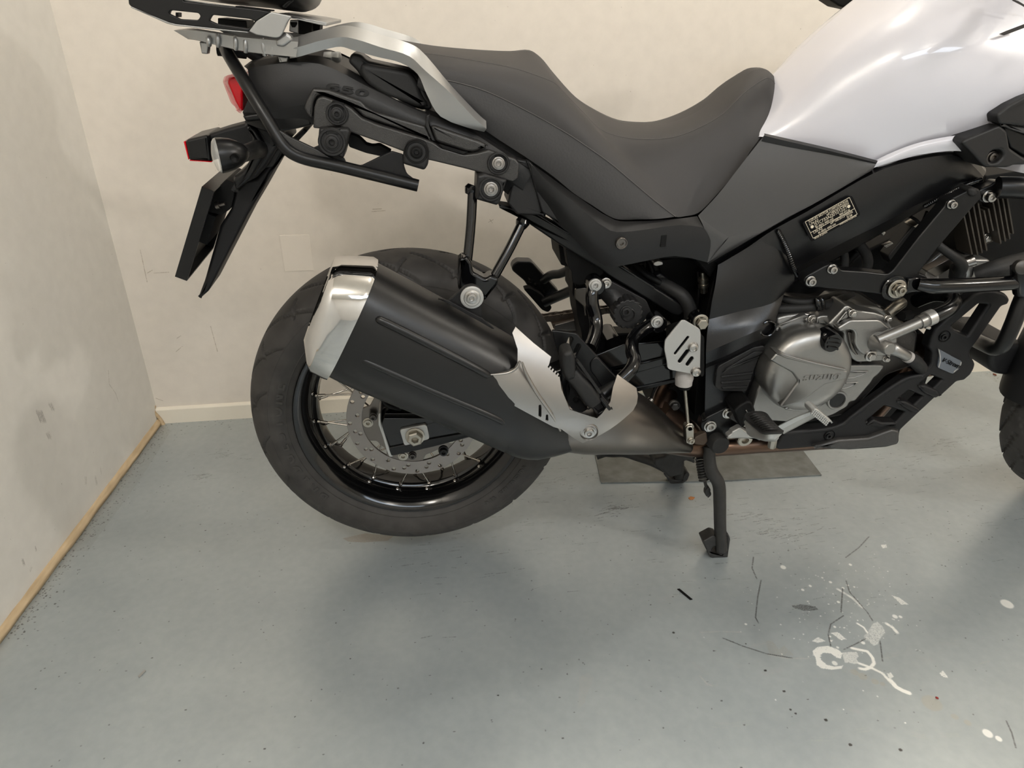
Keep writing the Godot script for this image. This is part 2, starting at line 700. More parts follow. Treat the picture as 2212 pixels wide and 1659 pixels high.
func make_materials() -> void:
	var fine := noise_tex(0.12, 256, 2, 3)
	var mid := noise_tex(0.03, 512, 4, 5)
	var blot := noise_tex(0.012, 512, 5, 9, [Color(0.72, 0.72, 0.72), Color(1, 1, 1)])
	var brush := noise_tex(0.02, 512, 4, 7, [Color(0.3, 0.3, 0.3), Color(0.55, 0.55, 0.55)])
	M.white = mat(Color(0.76, 0.755, 0.78), 0.3)
	M.white.clearcoat_enabled = true
	M.white.clearcoat = 1.0
	M.white.clearcoat_roughness = 0.03
	M.decal = mat(Color(0.17, 0.165, 0.165), 0.3)
	M.seat = grain(mat(Color(0.205, 0.198, 0.195), 0.6, 0.0, 0.4), fine, 14, 0.006)
	M.seat_side = grain(mat(Color(0.215, 0.212, 0.212), 0.65, 0.0, 0.4), fine, 6, 0.03)
	M.seam = mat(Color(0.26, 0.25, 0.245), 0.6)
	M.cover = grain(mat(Color(0.245, 0.242, 0.24), 0.46, 0.0, 0.45), fine, 10, 0.008)
	M.plastic = grain(mat(Color(0.105, 0.103, 0.104), 0.48, 0.0, 0.4), fine, 12, 0.006)
	M.coarse = grain(mat(Color(0.165, 0.16, 0.155), 0.36, 0.0, 0.5), fine, 20, 0.03)
	M.frame = grain(mat(Color(0.045, 0.045, 0.05), 0.28, 0.0, 0.45), fine, 9, 0.008)
	M.gloss = mat(Color(0.025, 0.025, 0.03), 0.1)
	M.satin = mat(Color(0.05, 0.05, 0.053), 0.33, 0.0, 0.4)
	M.matt = mat(Color(0.085, 0.084, 0.087), 0.52, 0.0, 0.35)
	M.dark = mat(Color(0.035, 0.034, 0.034), 0.6, 0.0, 0.3)
	M.rubber = grain(mat(Color(0.10, 0.098, 0.097), 0.6, 0.0, 0.4), fine, 8, 0.012)
	M.tyre = grain(mat(Color(0.235, 0.225, 0.215), 0.62, 0.0, 0.4), mid, 4, 0.01)
	M.tyre.albedo_texture = blot
	M.letter = mat(Color(0.205, 0.196, 0.188), 0.6, 0.0, 0.4)
	M.rim = mat(Color(0.03, 0.03, 0.032), 0.1)
	M.chrome = mat(Color(0.80, 0.795, 0.79), 0.06, 1.0)
	M.spoke = mat(Color(0.6, 0.58, 0.55), 0.22, 1.0)
	M.bolt = mat(Color(0.66, 0.65, 0.635), 0.26, 1.0)
	M.zinc = mat(Color(0.62, 0.60, 0.56), 0.34, 1.0)
	M.steel = mat(Color(0.60, 0.585, 0.57), 0.32, 1.0)
	grain(M.steel, brush, 6, 0.003)
	M.disc = mat(Color(0.52, 0.50, 0.485), 0.4, 1.0)
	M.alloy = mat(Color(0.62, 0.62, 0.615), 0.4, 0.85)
	M.alloy_light = mat(Color(0.66, 0.66, 0.65), 0.45, 0.7)
	M.cast = grain(mat(Color(0.55, 0.545, 0.535), 0.36, 0.9), fine, 8, 0.006)
	M.cast_dark = grain(mat(Color(0.30, 0.29, 0.28), 0.4, 0.85), fine, 6, 0.015)
	M.muffler = grain(mat(Color(0.06, 0.059, 0.06), 0.36, 0.0, 0.45), fine, 16, 0.004)
	M.copper = mat(Color(0.36, 0.29, 0.245), 0.34, 0.95)
	M.collector = mat(Color(0.42, 0.40, 0.38), 0.3, 0.95)
	M.rust = mat(Color(0.26, 0.215, 0.175), 0.6, 0.4)
	M.guard = mat(Color(0.68, 0.675, 0.665), 0.4, 0.75)
	M.white_plastic = grain(mat(Color(0.60, 0.585, 0.57), 0.6), mid, 30, 0.05)
	M.fin = mat(Color(0.20, 0.18, 0.155), 0.5, 0.2)
	M.red = mat(Color(0.80, 0.02, 0.10), 0.15)
	M.red.subsurf_scatter_enabled = true
	M.red.subsurf_scatter_strength = 0.2
	M.pink = mat(Color(0.86, 0.3, 0.32, 0.3), 0.12)
	M.pink.transparency = BaseMaterial3D.TRANSPARENCY_ALPHA
	M.clear = mat(Color(0.9, 0.9, 0.88, 0.25), 0.1)
	M.clear.transparency = BaseMaterial3D.TRANSPARENCY_ALPHA
	M.amber = mat(Color(0.45, 0.43, 0.41), 0.3, 0.6)
	M.ink = mat(Color(0.78, 0.74, 0.66), 0.5)
	M.sticker = mat(Color(0.035, 0.033, 0.036), 0.5, 0.0, 0.25)
	M.hose = mat(Color(0.04, 0.04, 0.042), 0.22)
	M.badge = mat(Color(0.4, 0.42, 0.45), 0.35, 0.6)
	M.stand = grain(mat(Color(0.13, 0.125, 0.12), 0.55), mid, 8, 0.02)
	M.stand.albedo_texture = noise_tex(0.02, 256, 4, 21, [Color(0.6, 0.58, 0.55), Color(1, 1, 1)])
	M.chain = mat(Color(0.36, 0.33, 0.3), 0.42, 0.8)
	# room
	M.wall_back = grain(mat(Color(0.87, 0.836, 0.79), 0.62), mid, 1.6, 0.03)
	M.wall_left = grain(mat(Color(0.83, 0.815, 0.785), 0.55), mid, 2.2, 0.02)
	M.skirting = grain(mat(Color(0.88, 0.85, 0.79), 0.5), mid, 3, 0.03)
	M.wood = mat(Color(0.80, 0.71, 0.58), 0.6)
	M.wood.albedo_texture = noise_tex(0.02, 256, 4, 15, [Color(0.78, 0.76, 0.72), Color(1, 1, 1)])
	tri_map(M.wood, 3)
	M.wood.uv1_scale = Vector3(8, 20, 1.5)
	M.ceiling = mat(Color(0.85, 0.84, 0.81), 0.8)
	M.sheet = mat(Color(0.50, 0.51, 0.50), 0.42, 0.4)
	M.sheet.albedo_texture = noise_tex(0.02, 512, 5, 31, [Color(0.8, 0.79, 0.77), Color(1, 1, 1)])
	tri_map(M.sheet, 2)
	M.globe = mat(Color(1, 0.95, 0.86), 0.4)
	M.globe.emission_enabled = true
	M.globe.emission = Color(1, 0.95, 0.88)
	M.globe.emission_energy_multiplier = 12.0
	M.panel = mat(Color(0.95, 0.97, 1), 0.5)
	M.panel.emission_enabled = true
	M.panel.emission = Color(0.82, 0.9, 1)
	M.panel.emission_energy_multiplier = 2.2


# =================================================================== lamps and room
func globe_lamp(where: Vector3, energy: float, label: String) -> void:
	var t := Node3D.new()
	t.name = "ceiling_lamp"
	put(t, self)
	tag(t, label, "lamp", "globe lamps on the ceiling")
	t.position = Vector3(where.x, 2.6, where.z)
	var b := Bag.new()
	lathe(b, Vector3.ZERO, Vector3.DOWN, [[0, 0.0001], [0, 0.06], [0.02, 0.06], [0.03, 0.04], [0.12, 0.035]], 24)
	obj("base", b, M.alloy_light, t)
	var s := SphereMesh.new()
	s.radius = 0.07
	s.height = 0.14
	var g := MeshInstance3D.new()
	g.name = "bulb"
	g.mesh = s
	g.material_override = M.globe
	g.position = Vector3(0, where.y - 2.6, 0)
	put(g, t)
	var l := OmniLight3D.new()
	l.name = "light"
	l.light_color = Color(1, 0.98, 0.955)
	l.light_energy = energy
	l.light_size = 0.065
	l.omni_range = 12
	l.omni_attenuation = 2
	l.shadow_enabled = true
	l.position = g.position
	put(l, t)


func added_panel_lamp(where: Vector3, size: Vector2, energy: float) -> void:  # added panel: soft cool fill standing in for daylight
	var t := Node3D.new()
	t.name = "added_ceiling_panel"
	put(t, self)
	tag(t, "added long cool white light panel under the ceiling for soft fill", "lamp")
	t.position = where
	var b := Bag.new()
	slab(b, Vector3(-size.x / 2 - 0.02, 0.0, -size.y / 2 - 0.02), Vector3(size.x / 2 + 0.02, 0.07, size.y / 2 + 0.02))
	obj("housing", b, M.alloy_light, t)
	var c := Bag.new()
	slab(c, Vector3(-size.x / 2, -0.012, -size.y / 2), Vector3(size.x / 2, 0.0, size.y / 2))
	obj("diffuser", c, M.panel, t)
	var l := AreaLight3D.new()
	l.name = "light"
	l.area_size = size
	l.light_color = Color(0.90, 0.95, 1)
	l.light_energy = energy
	l.area_range = 12
	l.shadow_enabled = true
	l.position = Vector3(0, -0.016, 0)
	l.rotation = Vector3(-PI / 2, 0, 0)
	put(l, t)


const BACK := -0.638                       # the back wall's face
const LEFT0 := Vector3(-0.825, 0, -0.638)  # the corner; the left wall runs from it towards the photographer
const LEFT1 := Vector3(-1.113, 0, 3.662)


func make_room() -> void:
	var b := Bag.new()
	slab(b, Vector3(-1.5, -0.15, BACK - 0.15), Vector3(4.4, 0.0, 4.2))
	for i in range(0, b.v.size()):
		b.uv.append(Vector2((b.v[i].x + 1.0) / 2.6, (b.v[i].z + 0.7) / 1.8))
	var fm := mat(Color.WHITE, 0.35, 0.42, 0.7)
	fm.clearcoat_enabled = true
	fm.clearcoat = 1.0
	fm.clearcoat_roughness = 0.35
	fm.albedo_texture = floor_texture()
	fm.texture_filter = BaseMaterial3D.TEXTURE_FILTER_LINEAR_WITH_MIPMAPS
	struct(obj("floor", b, fm))
	b = Bag.new()
	slab(b, Vector3(-1.5, 0, BACK - 0.15), Vector3(4.4, 2.6, BACK))
	for v in b.v:
		b.uv.append(Vector2((v.x + 0.9) / 2.0, 1.0 - v.y / 1.25))
	var wb: StandardMaterial3D = M.wall_back.duplicate()
	wb.uv1_triplanar = false
	wb.uv1_world_triplanar = false
	wb.uv1_scale = Vector3.ONE
	wb.heightmap_enabled = false
	wb.albedo_texture = wall_texture(false)
	struct(obj("wall_back", b, wb))
	b = Bag.new()
	slab(b, Vector3(4.25, 0, BACK), Vector3(4.4, 2.6, 4.2))
	struct(obj("wall_right", b, M.wall_back))
	b = Bag.new()
	slab(b, Vector3(-1.5, 0, 4.05), Vector3(4.25, 2.6, 4.2))
	struct(obj("wall_front", b, M.wall_left))
	b = Bag.new()
	slab(b, Vector3(-1.5, 2.6, BACK - 0.15), Vector3(4.4, 2.75, 4.2))
	struct(obj("ceiling", b, M.ceiling))
	# the left wall is a board that stands a little out of square
	var d := (LEFT1 - LEFT0).normalized()
	var side := Vector3(-d.z, 0, d.x)          # into the wall
	if side.x > 0:
		side = -side
	b = Bag.new()
	var len := 4.75
	box(b, LEFT0 + d * (len / 2 - 0.02) + side * 0.06 + Vector3(0, 1.306, 0), d * len / 2, Vector3(0, 1.294, 0), side * 0.06)
	var lw: StandardMaterial3D = M.wall_left.duplicate()
	lw.uv1_triplanar = false
	lw.uv1_world_triplanar = false
	lw.uv1_scale = Vector3.ONE
	lw.heightmap_enabled = false
	lw.albedo_texture = wall_texture(true)
	for v in b.v:
		b.uv.append(Vector2((v - LEFT0).dot(d) / 2.0, 1.0 - v.y / 1.25))
	struct(obj("wall_left", b, lw))
	# rough wooden strip below the board
	b = Bag.new()
	var pts := []
	var g := []
	for i in 60:
		var f := float(i) / 59
		var o := LEFT0 + d * (f * 2.2 + 0.0)
		var w1 := rng.randf_range(-0.0012, 0.0012)
		var w2 := rng.randf_range(-0.0012, 0.0012)
		g.append([o + side * 0.01, o - side * (0.010 + w2) + Vector3(0, 0.0, 0), o - side * (0.011 + w2) + Vector3(0, 0.009, 0), o - side * (0.004 + w1) + Vector3(0, 0.018 + w1, 0), o + side * 0.012 + Vector3(0, 0.019, 0)])
	grid(b, g)
	struct(obj("trim_1", b, M.wood))
	# skirting of the back wall with a thin ledge on top, and the bead of filler in the corner
	b = Bag.new()
	slab(b, Vector3(LEFT0.x - 0.01, 0, BACK - 0.01), Vector3(4.25, 0.044, BACK + 0.010))
	var ledge := []
	for x in [LEFT0.x - 0.01, 4.25]:
		ledge.append([Vector3(x, 0.044, BACK + 0.010), Vector3(x, 0.048, BACK + 0.008), Vector3(x, 0.0505, BACK)])
	grid(b, ledge)
	struct(obj("baseboard_back", b, M.skirting))
	b = Bag.new()
	tube(b, [LEFT0 + Vector3(0.0, 0.058, 0.003), LEFT0 + Vector3(-0.006, 0.045, 0.012), LEFT0 + Vector3(0.006, 0.02, 0.012), LEFT0 + Vector3(0.012, -0.002, 0.014)], [0.002, 0.006, 0.005, 0.007], 8, 5)
	struct(obj("trim_2", b, M.wood))
	# blank cover, painted over, low on the back wall
	var c := [603, 509, 667, 507.5, 678, 584.5, 615, 586.8]
	var cover := Bag.new()
	var o2 := flat(rc(q(PX, c), 1.0), BACK + 0.003)
	plate(cover, o2, BACK + 0.0011, BACK - 0.001, 0.0004)
	var co := obj("wall_plate", cover, M.wall_back)
	tag(co, "cream painted blank cover plate on the back wall left of the rear wheel", "cover plate")


func poly_fill(im: Image, pts: PackedVector2Array, col: Color, ragged := 0.0) -> void:
	var lo := pts[0]
	var hi := pts[0]
	for p in pts:
		lo = lo.min(p)
		hi = hi.max(p)
	for y in range(maxi(0, int(lo.y)), mini(im.get_height() - 1, int(hi.y) + 1) + 1):
		for x in range(maxi(0, int(lo.x)), mini(im.get_width() - 1, int(hi.x) + 1) + 1):
			if Geometry2D.is_point_in_polygon(Vector2(x + 0.5, y + 0.5), pts):
				var a := col.a
				if ragged > 0 and rng.randf() < ragged:
					a *= 0.35
				im.set_pixel(x, y, im.get_pixel(x, y).lerp(Color(col, 1), a))


func spot(im: Image, c: Vector2, rx: float, ry: float, col: Color) -> void:
	for y in range(maxi(0, int(c.y - ry - 1)), mini(im.get_height(), int(c.y + ry + 2))):
		for x in range(maxi(0, int(c.x - rx - 1)), mini(im.get_width(), int(c.x + rx + 2))):
			var d := Vector2((x + 0.5 - c.x) / maxf(rx, 0.5), (y + 0.5 - c.y) / maxf(ry, 0.5)).length()
			if d < 1.25:
				im.set_pixel(x, y, im.get_pixel(x, y).lerp(Color(col, 1), col.a * clampf((1.25 - d) * 4, 0, 1)))


func stroke(im: Image, pts: PackedVector2Array, w: float, col: Color, broken := 0.0) -> void:
	for i in pts.size() - 1:
		var n := int(pts[i].distance_to(pts[i + 1]) / 0.6) + 1
		for k in n:
			if rng.randf() < broken:
				continue
			var p := pts[i].lerp(pts[i + 1], float(k) / n)
			spot(im, p, w, w, Color(col, col.a * 0.6))


func wt(left: bool, u: float, v: float) -> Vector2:      # picture place on a wall -> place on that wall's texture
	if not left:
		var p := P(u, v, BACK)
		return Vector2((p.x + 0.9) / 2.0 * 2000.0, (1.0 - p.y / 1.25) * 1250.0)
	var d := (LEFT1 - LEFT0).normalized()
	var n := Vector3(d.z, 0, -d.x)
	var e := view * Vector3((u - W / 2) / FOCAL, -(v - H / 2) / FOCAL, -1.0)
	var h := EYE + e * ((LEFT0 - EYE).dot(n) / e.dot(n))
	return Vector2((h - LEFT0).dot(d) / 2.0 * 2000.0, (1.0 - h.y / 1.25) * 1250.0)


# Scuffs, rubbed places and hairline marks on otherwise plain paint.
func wall_texture(left: bool) -> ImageTexture:
	var w := 2000
	var h := 1250
	var f := FastNoiseLite.new()
	f.seed = 14
	f.frequency = 0.02
	f.fractal_octaves = 4
	var n := f.get_image(w, h).get_data()
	var dt := PackedByteArray()
	dt.resize(w * h * 3)
	for i in w * h:
		var t := int(250 + (n[i] - 128) * 0.03)
		dt[i * 3] = t
		dt[i * 3 + 1] = t
		dt[i * 3 + 2] = t
	var im := Image.create_from_data(w, h, false, Image.FORMAT_RGB8, dt)
	if left:
		for a in [[84, 888, 96, 918, 7, .5], [108, 872, 117, 890, 4, .35], [103, 935, 110, 950, 4, .35], [206, 1030, 211, 1052, 2, .3], [185, 1030, 186, 1050, 2, .3], [49, 1208, 54, 1224, 2.4, .5], [77, 1182, 80, 1192, 2, .4], [217, 1010, 219, 1030, 1, .3], [64, 1235, 70, 1222, 1.5, .25]]:
			for k in int(5 * a[4]):
				var o := Vector2(rng.randf_range(-a[4], a[4]), rng.randf_range(-3, 3))
				stroke(im, PackedVector2Array([wt(true, a[0] + o.x, a[1] + o.y), wt(true, lerpf(a[0], a[2], 0.8) + o.x, lerpf(a[1], a[3], 0.8) + o.y)]), 0.8, Color(0.5, 0.48, 0.46, a[5] * 0.3), 0.5)
		stroke(im, PackedVector2Array([wt(true, 234, 800), wt(true, 236, 830), wt(true, 250, 850), wt(true, 256, 868)]), 0.7, Color(0.6, 0.57, 0.53, 0.5), 0.2)
		for i in 40:
			spot(im, wt(true, rng.randf_range(0, 320), rng.randf_range(200, 1200)), rng.randf_range(0.5, 1.3), rng.randf_range(0.5, 1.3), Color(0.5, 0.48, 0.45, rng.randf_range(0.1, 0.5)))
	else:
		for a in [[803, 457, 833, 455], [805, 452, 826, 451], [1055, 480, 1066, 474], [1058, 474, 1064, 482], [382, 731, 391, 725], [380, 760, 394, 748], [318, 590, 330, 583], [332, 590, 366, 588], [303, 540, 318, 610], [455, 705, 470, 760], [336, 860, 352, 866]]:
			stroke(im, PackedVector2Array([wt(false, a[0], a[1]), wt(false, a[2], a[3])]), 0.7, Color(0.6, 0.56, 0.5, 0.55), 0.25)
		for i in 70:
			spot(im, wt(false, rng.randf_range(340, 1800), rng.randf_range(0, 880)), rng.randf_range(0.5, 1.2), rng.randf_range(0.5, 1.2), Color(0.5, 0.46, 0.4, rng.randf_range(0.1, 0.5)))
	im.generate_mipmaps()
	return ImageTexture.create_from_image(im)


func ft(u: float, v: float) -> Vector2:                # picture place on the floor -> place on the floor texture
	var p := on_floor(u, v)
	return Vector2((p.x + 1.0) / 2.6 * 2048.0, (p.z + 0.7) / 1.8 * 1418.0)


func fts(sheet: Array, a: Array) -> PackedVector2Array:
	var r := PackedVector2Array()
	for p in q(sheet, a):
		r.append(ft(p.x, p.y))
	return r


# Grey-blue floor paint: uneven tone, dirt along the walls, scuffs, drips and a splash of white paint.
func floor_texture() -> ImageTexture:
	var w := 2048
	var h := 1418
	var f := FastNoiseLite.new()
	f.seed = 4
	f.frequency = 0.004
	f.fractal_octaves = 5
	var big := f.get_image(w, h).get_data()
	f.seed = 8
	f.frequency = 0.05
	f.fractal_octaves = 3
	var small := f.get_image(w, h).get_data()
	var d := PackedByteArray()
	d.resize(w * h * 3)
	var k := 0
	for i in w * h:
		var t := (big[i] - 128) * 0.055 + (small[i] - 128) * 0.035
		d[k] = int(158 + t * 1.05)
		d[k + 1] = int(166 + t)
		d[k + 2] = int(168 + t * 0.9)
		k += 3
	var im := Image.create_from_data(w, h, false, Image.FORMAT_RGB8, d)
	var dirt := Color(0.13, 0.125, 0.115)
	# grit: dense along the left strip and the back wall, sparse elsewhere
	for i in 420:
		var t := rng.randf()
		var p := ft(lerpf(345, 0, t), lerpf(916, 1378, t)) + Vector2(absf(rng.randfn(0, 22)) + 3, rng.randfn(0, 8))
		spot(im, p, rng.randf_range(0.5, 1.6), rng.randf_range(0.5, 1.3), Color(dirt, rng.randf_range(0.2, 0.85)))
	for i in 260:
		var p := Vector2(rng.randf_range(130, 2040), 50 + absf(rng.randfn(0, 26)))
		spot(im, p, rng.randf_range(0.6, 2.0), rng.randf_range(0.5, 1.2), Color(dirt, rng.randf_range(0.25, 0.9)))
	for i in 900:
		var p := Vector2(rng.randf_range(60, 2040), rng.randf_range(40, 1060))
		spot(im, p, rng.randf_range(0.5, 1.4), rng.randf_range(0.5, 1.1), Color(dirt, rng.randf_range(0.1, 0.8)))
	for i in 420:                      # short scuffs running along the bike
		var p := Vector2(rng.randf_range(700, 2040), rng.randfn(470, 150))
		var l := rng.randf_range(4, 26)
		stroke(im, PackedVector2Array([p, p + Vector2(l, rng.randf_range(-3, 2))]), 0.7, Color(dirt, rng.randf_range(0.08, 0.3)), 0.35)
	for c in [[1300, 1110, 34, 10], [1330, 1098, 30, 8], [1620, 1118, 60, 14], [1640, 1150, 40, 8], [1740, 1130, 80, 22], [1700, 1160, 60, 16], [1560, 1165, 30, 8], [1950, 1010, 60, 26], [2040, 960, 40, 20], [1180, 1040, 50, 14], [430, 1030, 30, 8], [480, 985, 40, 12]]:
		for i in 26:                   # rubbed patches
			var p := ft(c[0] + rng.randfn(0, c[2] * 0.5), c[1] + rng.randfn(0, c[3] * 0.5))
			var l := rng.randf_range(3, 18)
			stroke(im, PackedVector2Array([p, p + Vector2(l, rng.randf_range(-4, 1))]), 0.6, Color(dirt, rng.randf_range(0.12, 0.5)), 0.35)
	for i in 420:
		var p := ft(rng.randf_range(1350, 2000), rng.randf_range(1060, 1300))
		var l := rng.randf_range(3, 16)
		stroke(im, PackedVector2Array([p, p + Vector2(l, rng.randf_range(-2, 2))]), 0.5, Color(0.72, 0.72, 0.69, rng.randf_range(0.1, 0.5)), 0.4)
	var white := Color(0.98, 0.98, 0.96)
	# the splash: a broken ring, smears, drops
	poly_fill(im, fts(CR, [965, 700, 1000, 672, 1060, 668, 1120, 690, 1142, 712, 1135, 742, 1110, 738, 1075, 712, 1030, 708, 1012, 725, 1018, 750, 1050, 778, 1095, 790, 1150, 782, 1140, 802, 1080, 808, 1020, 800, 992, 780, 985, 735]), Color(white, 0.86), 0.02)
	poly_fill(im, fts(CR, [1140, 708, 1180, 705, 1225, 702, 1240, 730, 1225, 745, 1245, 770, 1210, 775, 1180, 765, 1160, 770, 1150, 745]), Color(white, 0.6), 0.12)
	stroke(im, fts(CR, [1195, 680, 1240, 690, 1290, 700, 1320, 735, 1330, 770, 1310, 795, 1275, 806, 1240, 800]), 2.2, Color(white, 0.75), 0.12)
	stroke(im, fts(CR, [1240, 770, 1310, 795, 1380, 830, 1425, 880, 1480, 925, 1540, 947]), 2.0, Color(white, 0.6), 0.1)
	stroke(im, fts(CR, [1425, 870, 1460, 910, 1500, 932, 1540, 947]), 3.0, Color(white, 0.85), 0.05)
	poly_fill(im, fts(CR, [1270, 605, 1290, 590, 1320, 540, 1350, 525, 1385, 560, 1395, 590, 1370, 620, 1350, 660, 1325, 668, 1300, 640, 1275, 630]), Color(white, 0.55), 0.35)
	stroke(im, fts(CR, [1110, 330, 1200, 385, 1265, 445]), 2.2, Color(white, 0.3), 0.3)
	stroke(im, fts(CR, [1230, 535, 1270, 560, 1290, 590]), 1.6, Color(white, 0.7), 0.1)
	stroke(im, fts(CR, [1400, 535, 1440, 560, 1470, 595]), 2.4, Color(white, 0.5), 0.3)
	for a in [[1075, 590, 1120, 588, 1168, 630, 1130, 632], [965, 640, 1000, 615, 1045, 640, 1000, 650], [1433, 370, 1480, 385, 1535, 425, 1490, 425], [1712, 830, 1735, 812, 1768, 858, 1735, 850], [1370, 75, 1400, 70, 1405, 88, 1380, 94], [1405, 830, 1430, 825, 1445, 850, 1420, 868]]:
		poly_fill(im, fts(CR, a), Color(white, 0.75), 0.12)
	for a in [[910, 338, 8, 6], [954, 315, 8, 6], [1073, 293, 8, 5], [1147, 328, 7, 5], [1174, 311, 7, 5], [1213, 321, 5, 4], [1025, 267, 5, 4], [1453, 495, 13, 8], [1485, 497, 9, 5], [1120, 410, 8, 6], [1098, 556, 7, 5], [1070, 612, 6, 5], [1075, 638, 7, 5], [1265, 650, 10, 8], [2112, 421, 30, 17], [1998, 1183, 24, 18], [2063, 1214, 16, 12], [1098, 770, 14, 12], [1190, 190, 8, 3], [795, 205, 14, 9], [1513, 1121, 5, 4], [1150, 1043, 4, 4], [750, 985, 4, 4], [575, 540, 7, 6], [1115, 677, 7, 5], [1350, 965, 4, 4], [1265, 932, 4, 4]]:
		var c := q(CR, [a[0], a[1]])[0]
		var p := ft(c.x, c.y)
		var e := ft(c.x + a[2] * CR[2], c.y)
		spot(im, p, p.distance_to(e), p.distance_to(e) * 1.1, Color(white, 0.8))
	for i in 150:
		var c := q(CR, [rng.randfn(1120, 260), rng.randfn(420, 180)])[0]
		spot(im, ft(c.x, c.y), rng.randf_range(0.4, 1.3), rng.randf_range(0.4, 1.2), Color(white, rng.randf_range(0.3, 0.9)))
	for a in [[1215, 823, 20], [1263, 847, 22], [1335, 878, 18], [1380, 892, 14], [1670, 1005, 50], [1880, 1120, 18], [1805, 1085, 18]]:
		var c := q(CR, [a[0], a[1]])[0]
		var p := ft(c.x, c.y)
		var e := ft(c.x + a[2] * CR[2], c.y)
		spot(im, p, p.distance_to(e), p.distance_to(e), Color(0.66, 0.64, 0.58, 0.45))
	# grey smears and long scratches
	poly_fill(im, fts(CR, [690, 640, 730, 640, 770, 690, 800, 665, 860, 725, 780, 730, 715, 715]), Color(0.63, 0.61, 0.56, 0.35), 0.4)
	poly_fill(im, fts(PX, [1252, 1462, 1270, 1453, 1282, 1462, 1272, 1490, 1262, 1520, 1248, 1530, 1250, 1500]), Color(0.66, 0.67, 0.66, 0.42), 0.3)
	for i in 26:
		var c := Vector2(rng.randf_range(1400, 2190), rng.randf_range(1230, 1600))
		var l := rng.randf_range(10, 55)
		var a0 := rng.randf_range(-0.3, 0.6)
		for kk in 6:
			var o := Vector2(rng.randf_range(-8, 8), rng.randf_range(-6, 6))
			stroke(im, PackedVector2Array([ft(c.x + o.x, c.y + o.y), ft(c.x + o.x + l * cos(a0), c.y + o.y + l * sin(a0))]), 0.8, Color(0.7, 0.71, 0.7, 0.12), 0.4)
	for a in [[620, 145, 612, 210, 640, 275], [665, 280, 645, 380, 632, 500, 650, 535], [1165, 285, 1185, 350, 1290, 470, 1325, 525], [1145, 330, 1135, 470], [1150, 490, 1075, 540, 1060, 600, 1075, 670], [440, 622, 560, 670, 700, 715, 850, 740], [2108, 1110, 2140, 1180, 2165, 1270], [1365, 640, 1380, 760], [1300, 25, 1240, 90, 1160, 150], [1280, 625, 1215, 660, 1150, 690]]:
		stroke(im, fts(CR, a), 0.9, Color(0.2, 0.2, 0.2, 0.5), 0.2)
	for a in [[700, 720, 820, 742, 960, 742], [310, 590, 420, 582, 560, 588], [305, 845, 345, 890, 380, 905]]:
		stroke(im, fts(CR, a), 0.9, Color(0.72, 0.72, 0.7, 0.5), 0.25)
	poly_fill(im, fts(CR, [845, 432, 900, 424, 985, 436, 1000, 455, 920, 462, 860, 446]), Color(0.16, 0.16, 0.16, 0.6), 0.55)
	poly_fill(im, fts(PX, [740, 1163, 790, 1152, 850, 1158, 838, 1168, 790, 1172, 752, 1170]), Color(0.50, 0.43, 0.35, 0.4), 0.1)
	poly_fill(im, fts(PX, [345, 916, 120, 1190, 190, 1190, 300, 1040, 370, 930]), Color(0.40, 0.38, 0.34, 0.12), 0.4)
	for a in [[1190, 1250, 6], [690, 813, 5], [1046, 1104, 6], [800, 935, 5], [838, 1043, 4], [868, 1066, 4], [1485, 1280, 6], [150, 590, 5]]:
		var c := q(CR, [a[0], a[1]])[0]
		spot(im, ft(c.x, c.y), a[2] * 0.35, a[2] * 0.3, Color(dirt, 0.95))
	im.generate_mipmaps()
	return ImageTexture.create_from_image(im)


# =================================================================== wheels
const HUB := Vector3(-0.055, 0.359, 0.0)


# A tyre: profile of [z, radius] from bead to bead, tread grooves sunk into the crown.
func tyre(b: Bag, c: Vector3, axis: Basis, prof: Array, n: int, groove: Callable) -> void:
	var pp := []
	for p in prof:
		pp.append(Vector3(p[0], p[1], 0))
	pp = cr(pp, 5)
	var g := []
	for i in n:
		var a := TAU * i / n
		var row := []
		for p in pp:
			var r: float = p.y - groove.call(a, p.x, p.y)
			row.append(c + axis * Vector3(cos(a) * r, sin(a) * r, p.x))
		g.append(row)
	grid(b, g, true, false)


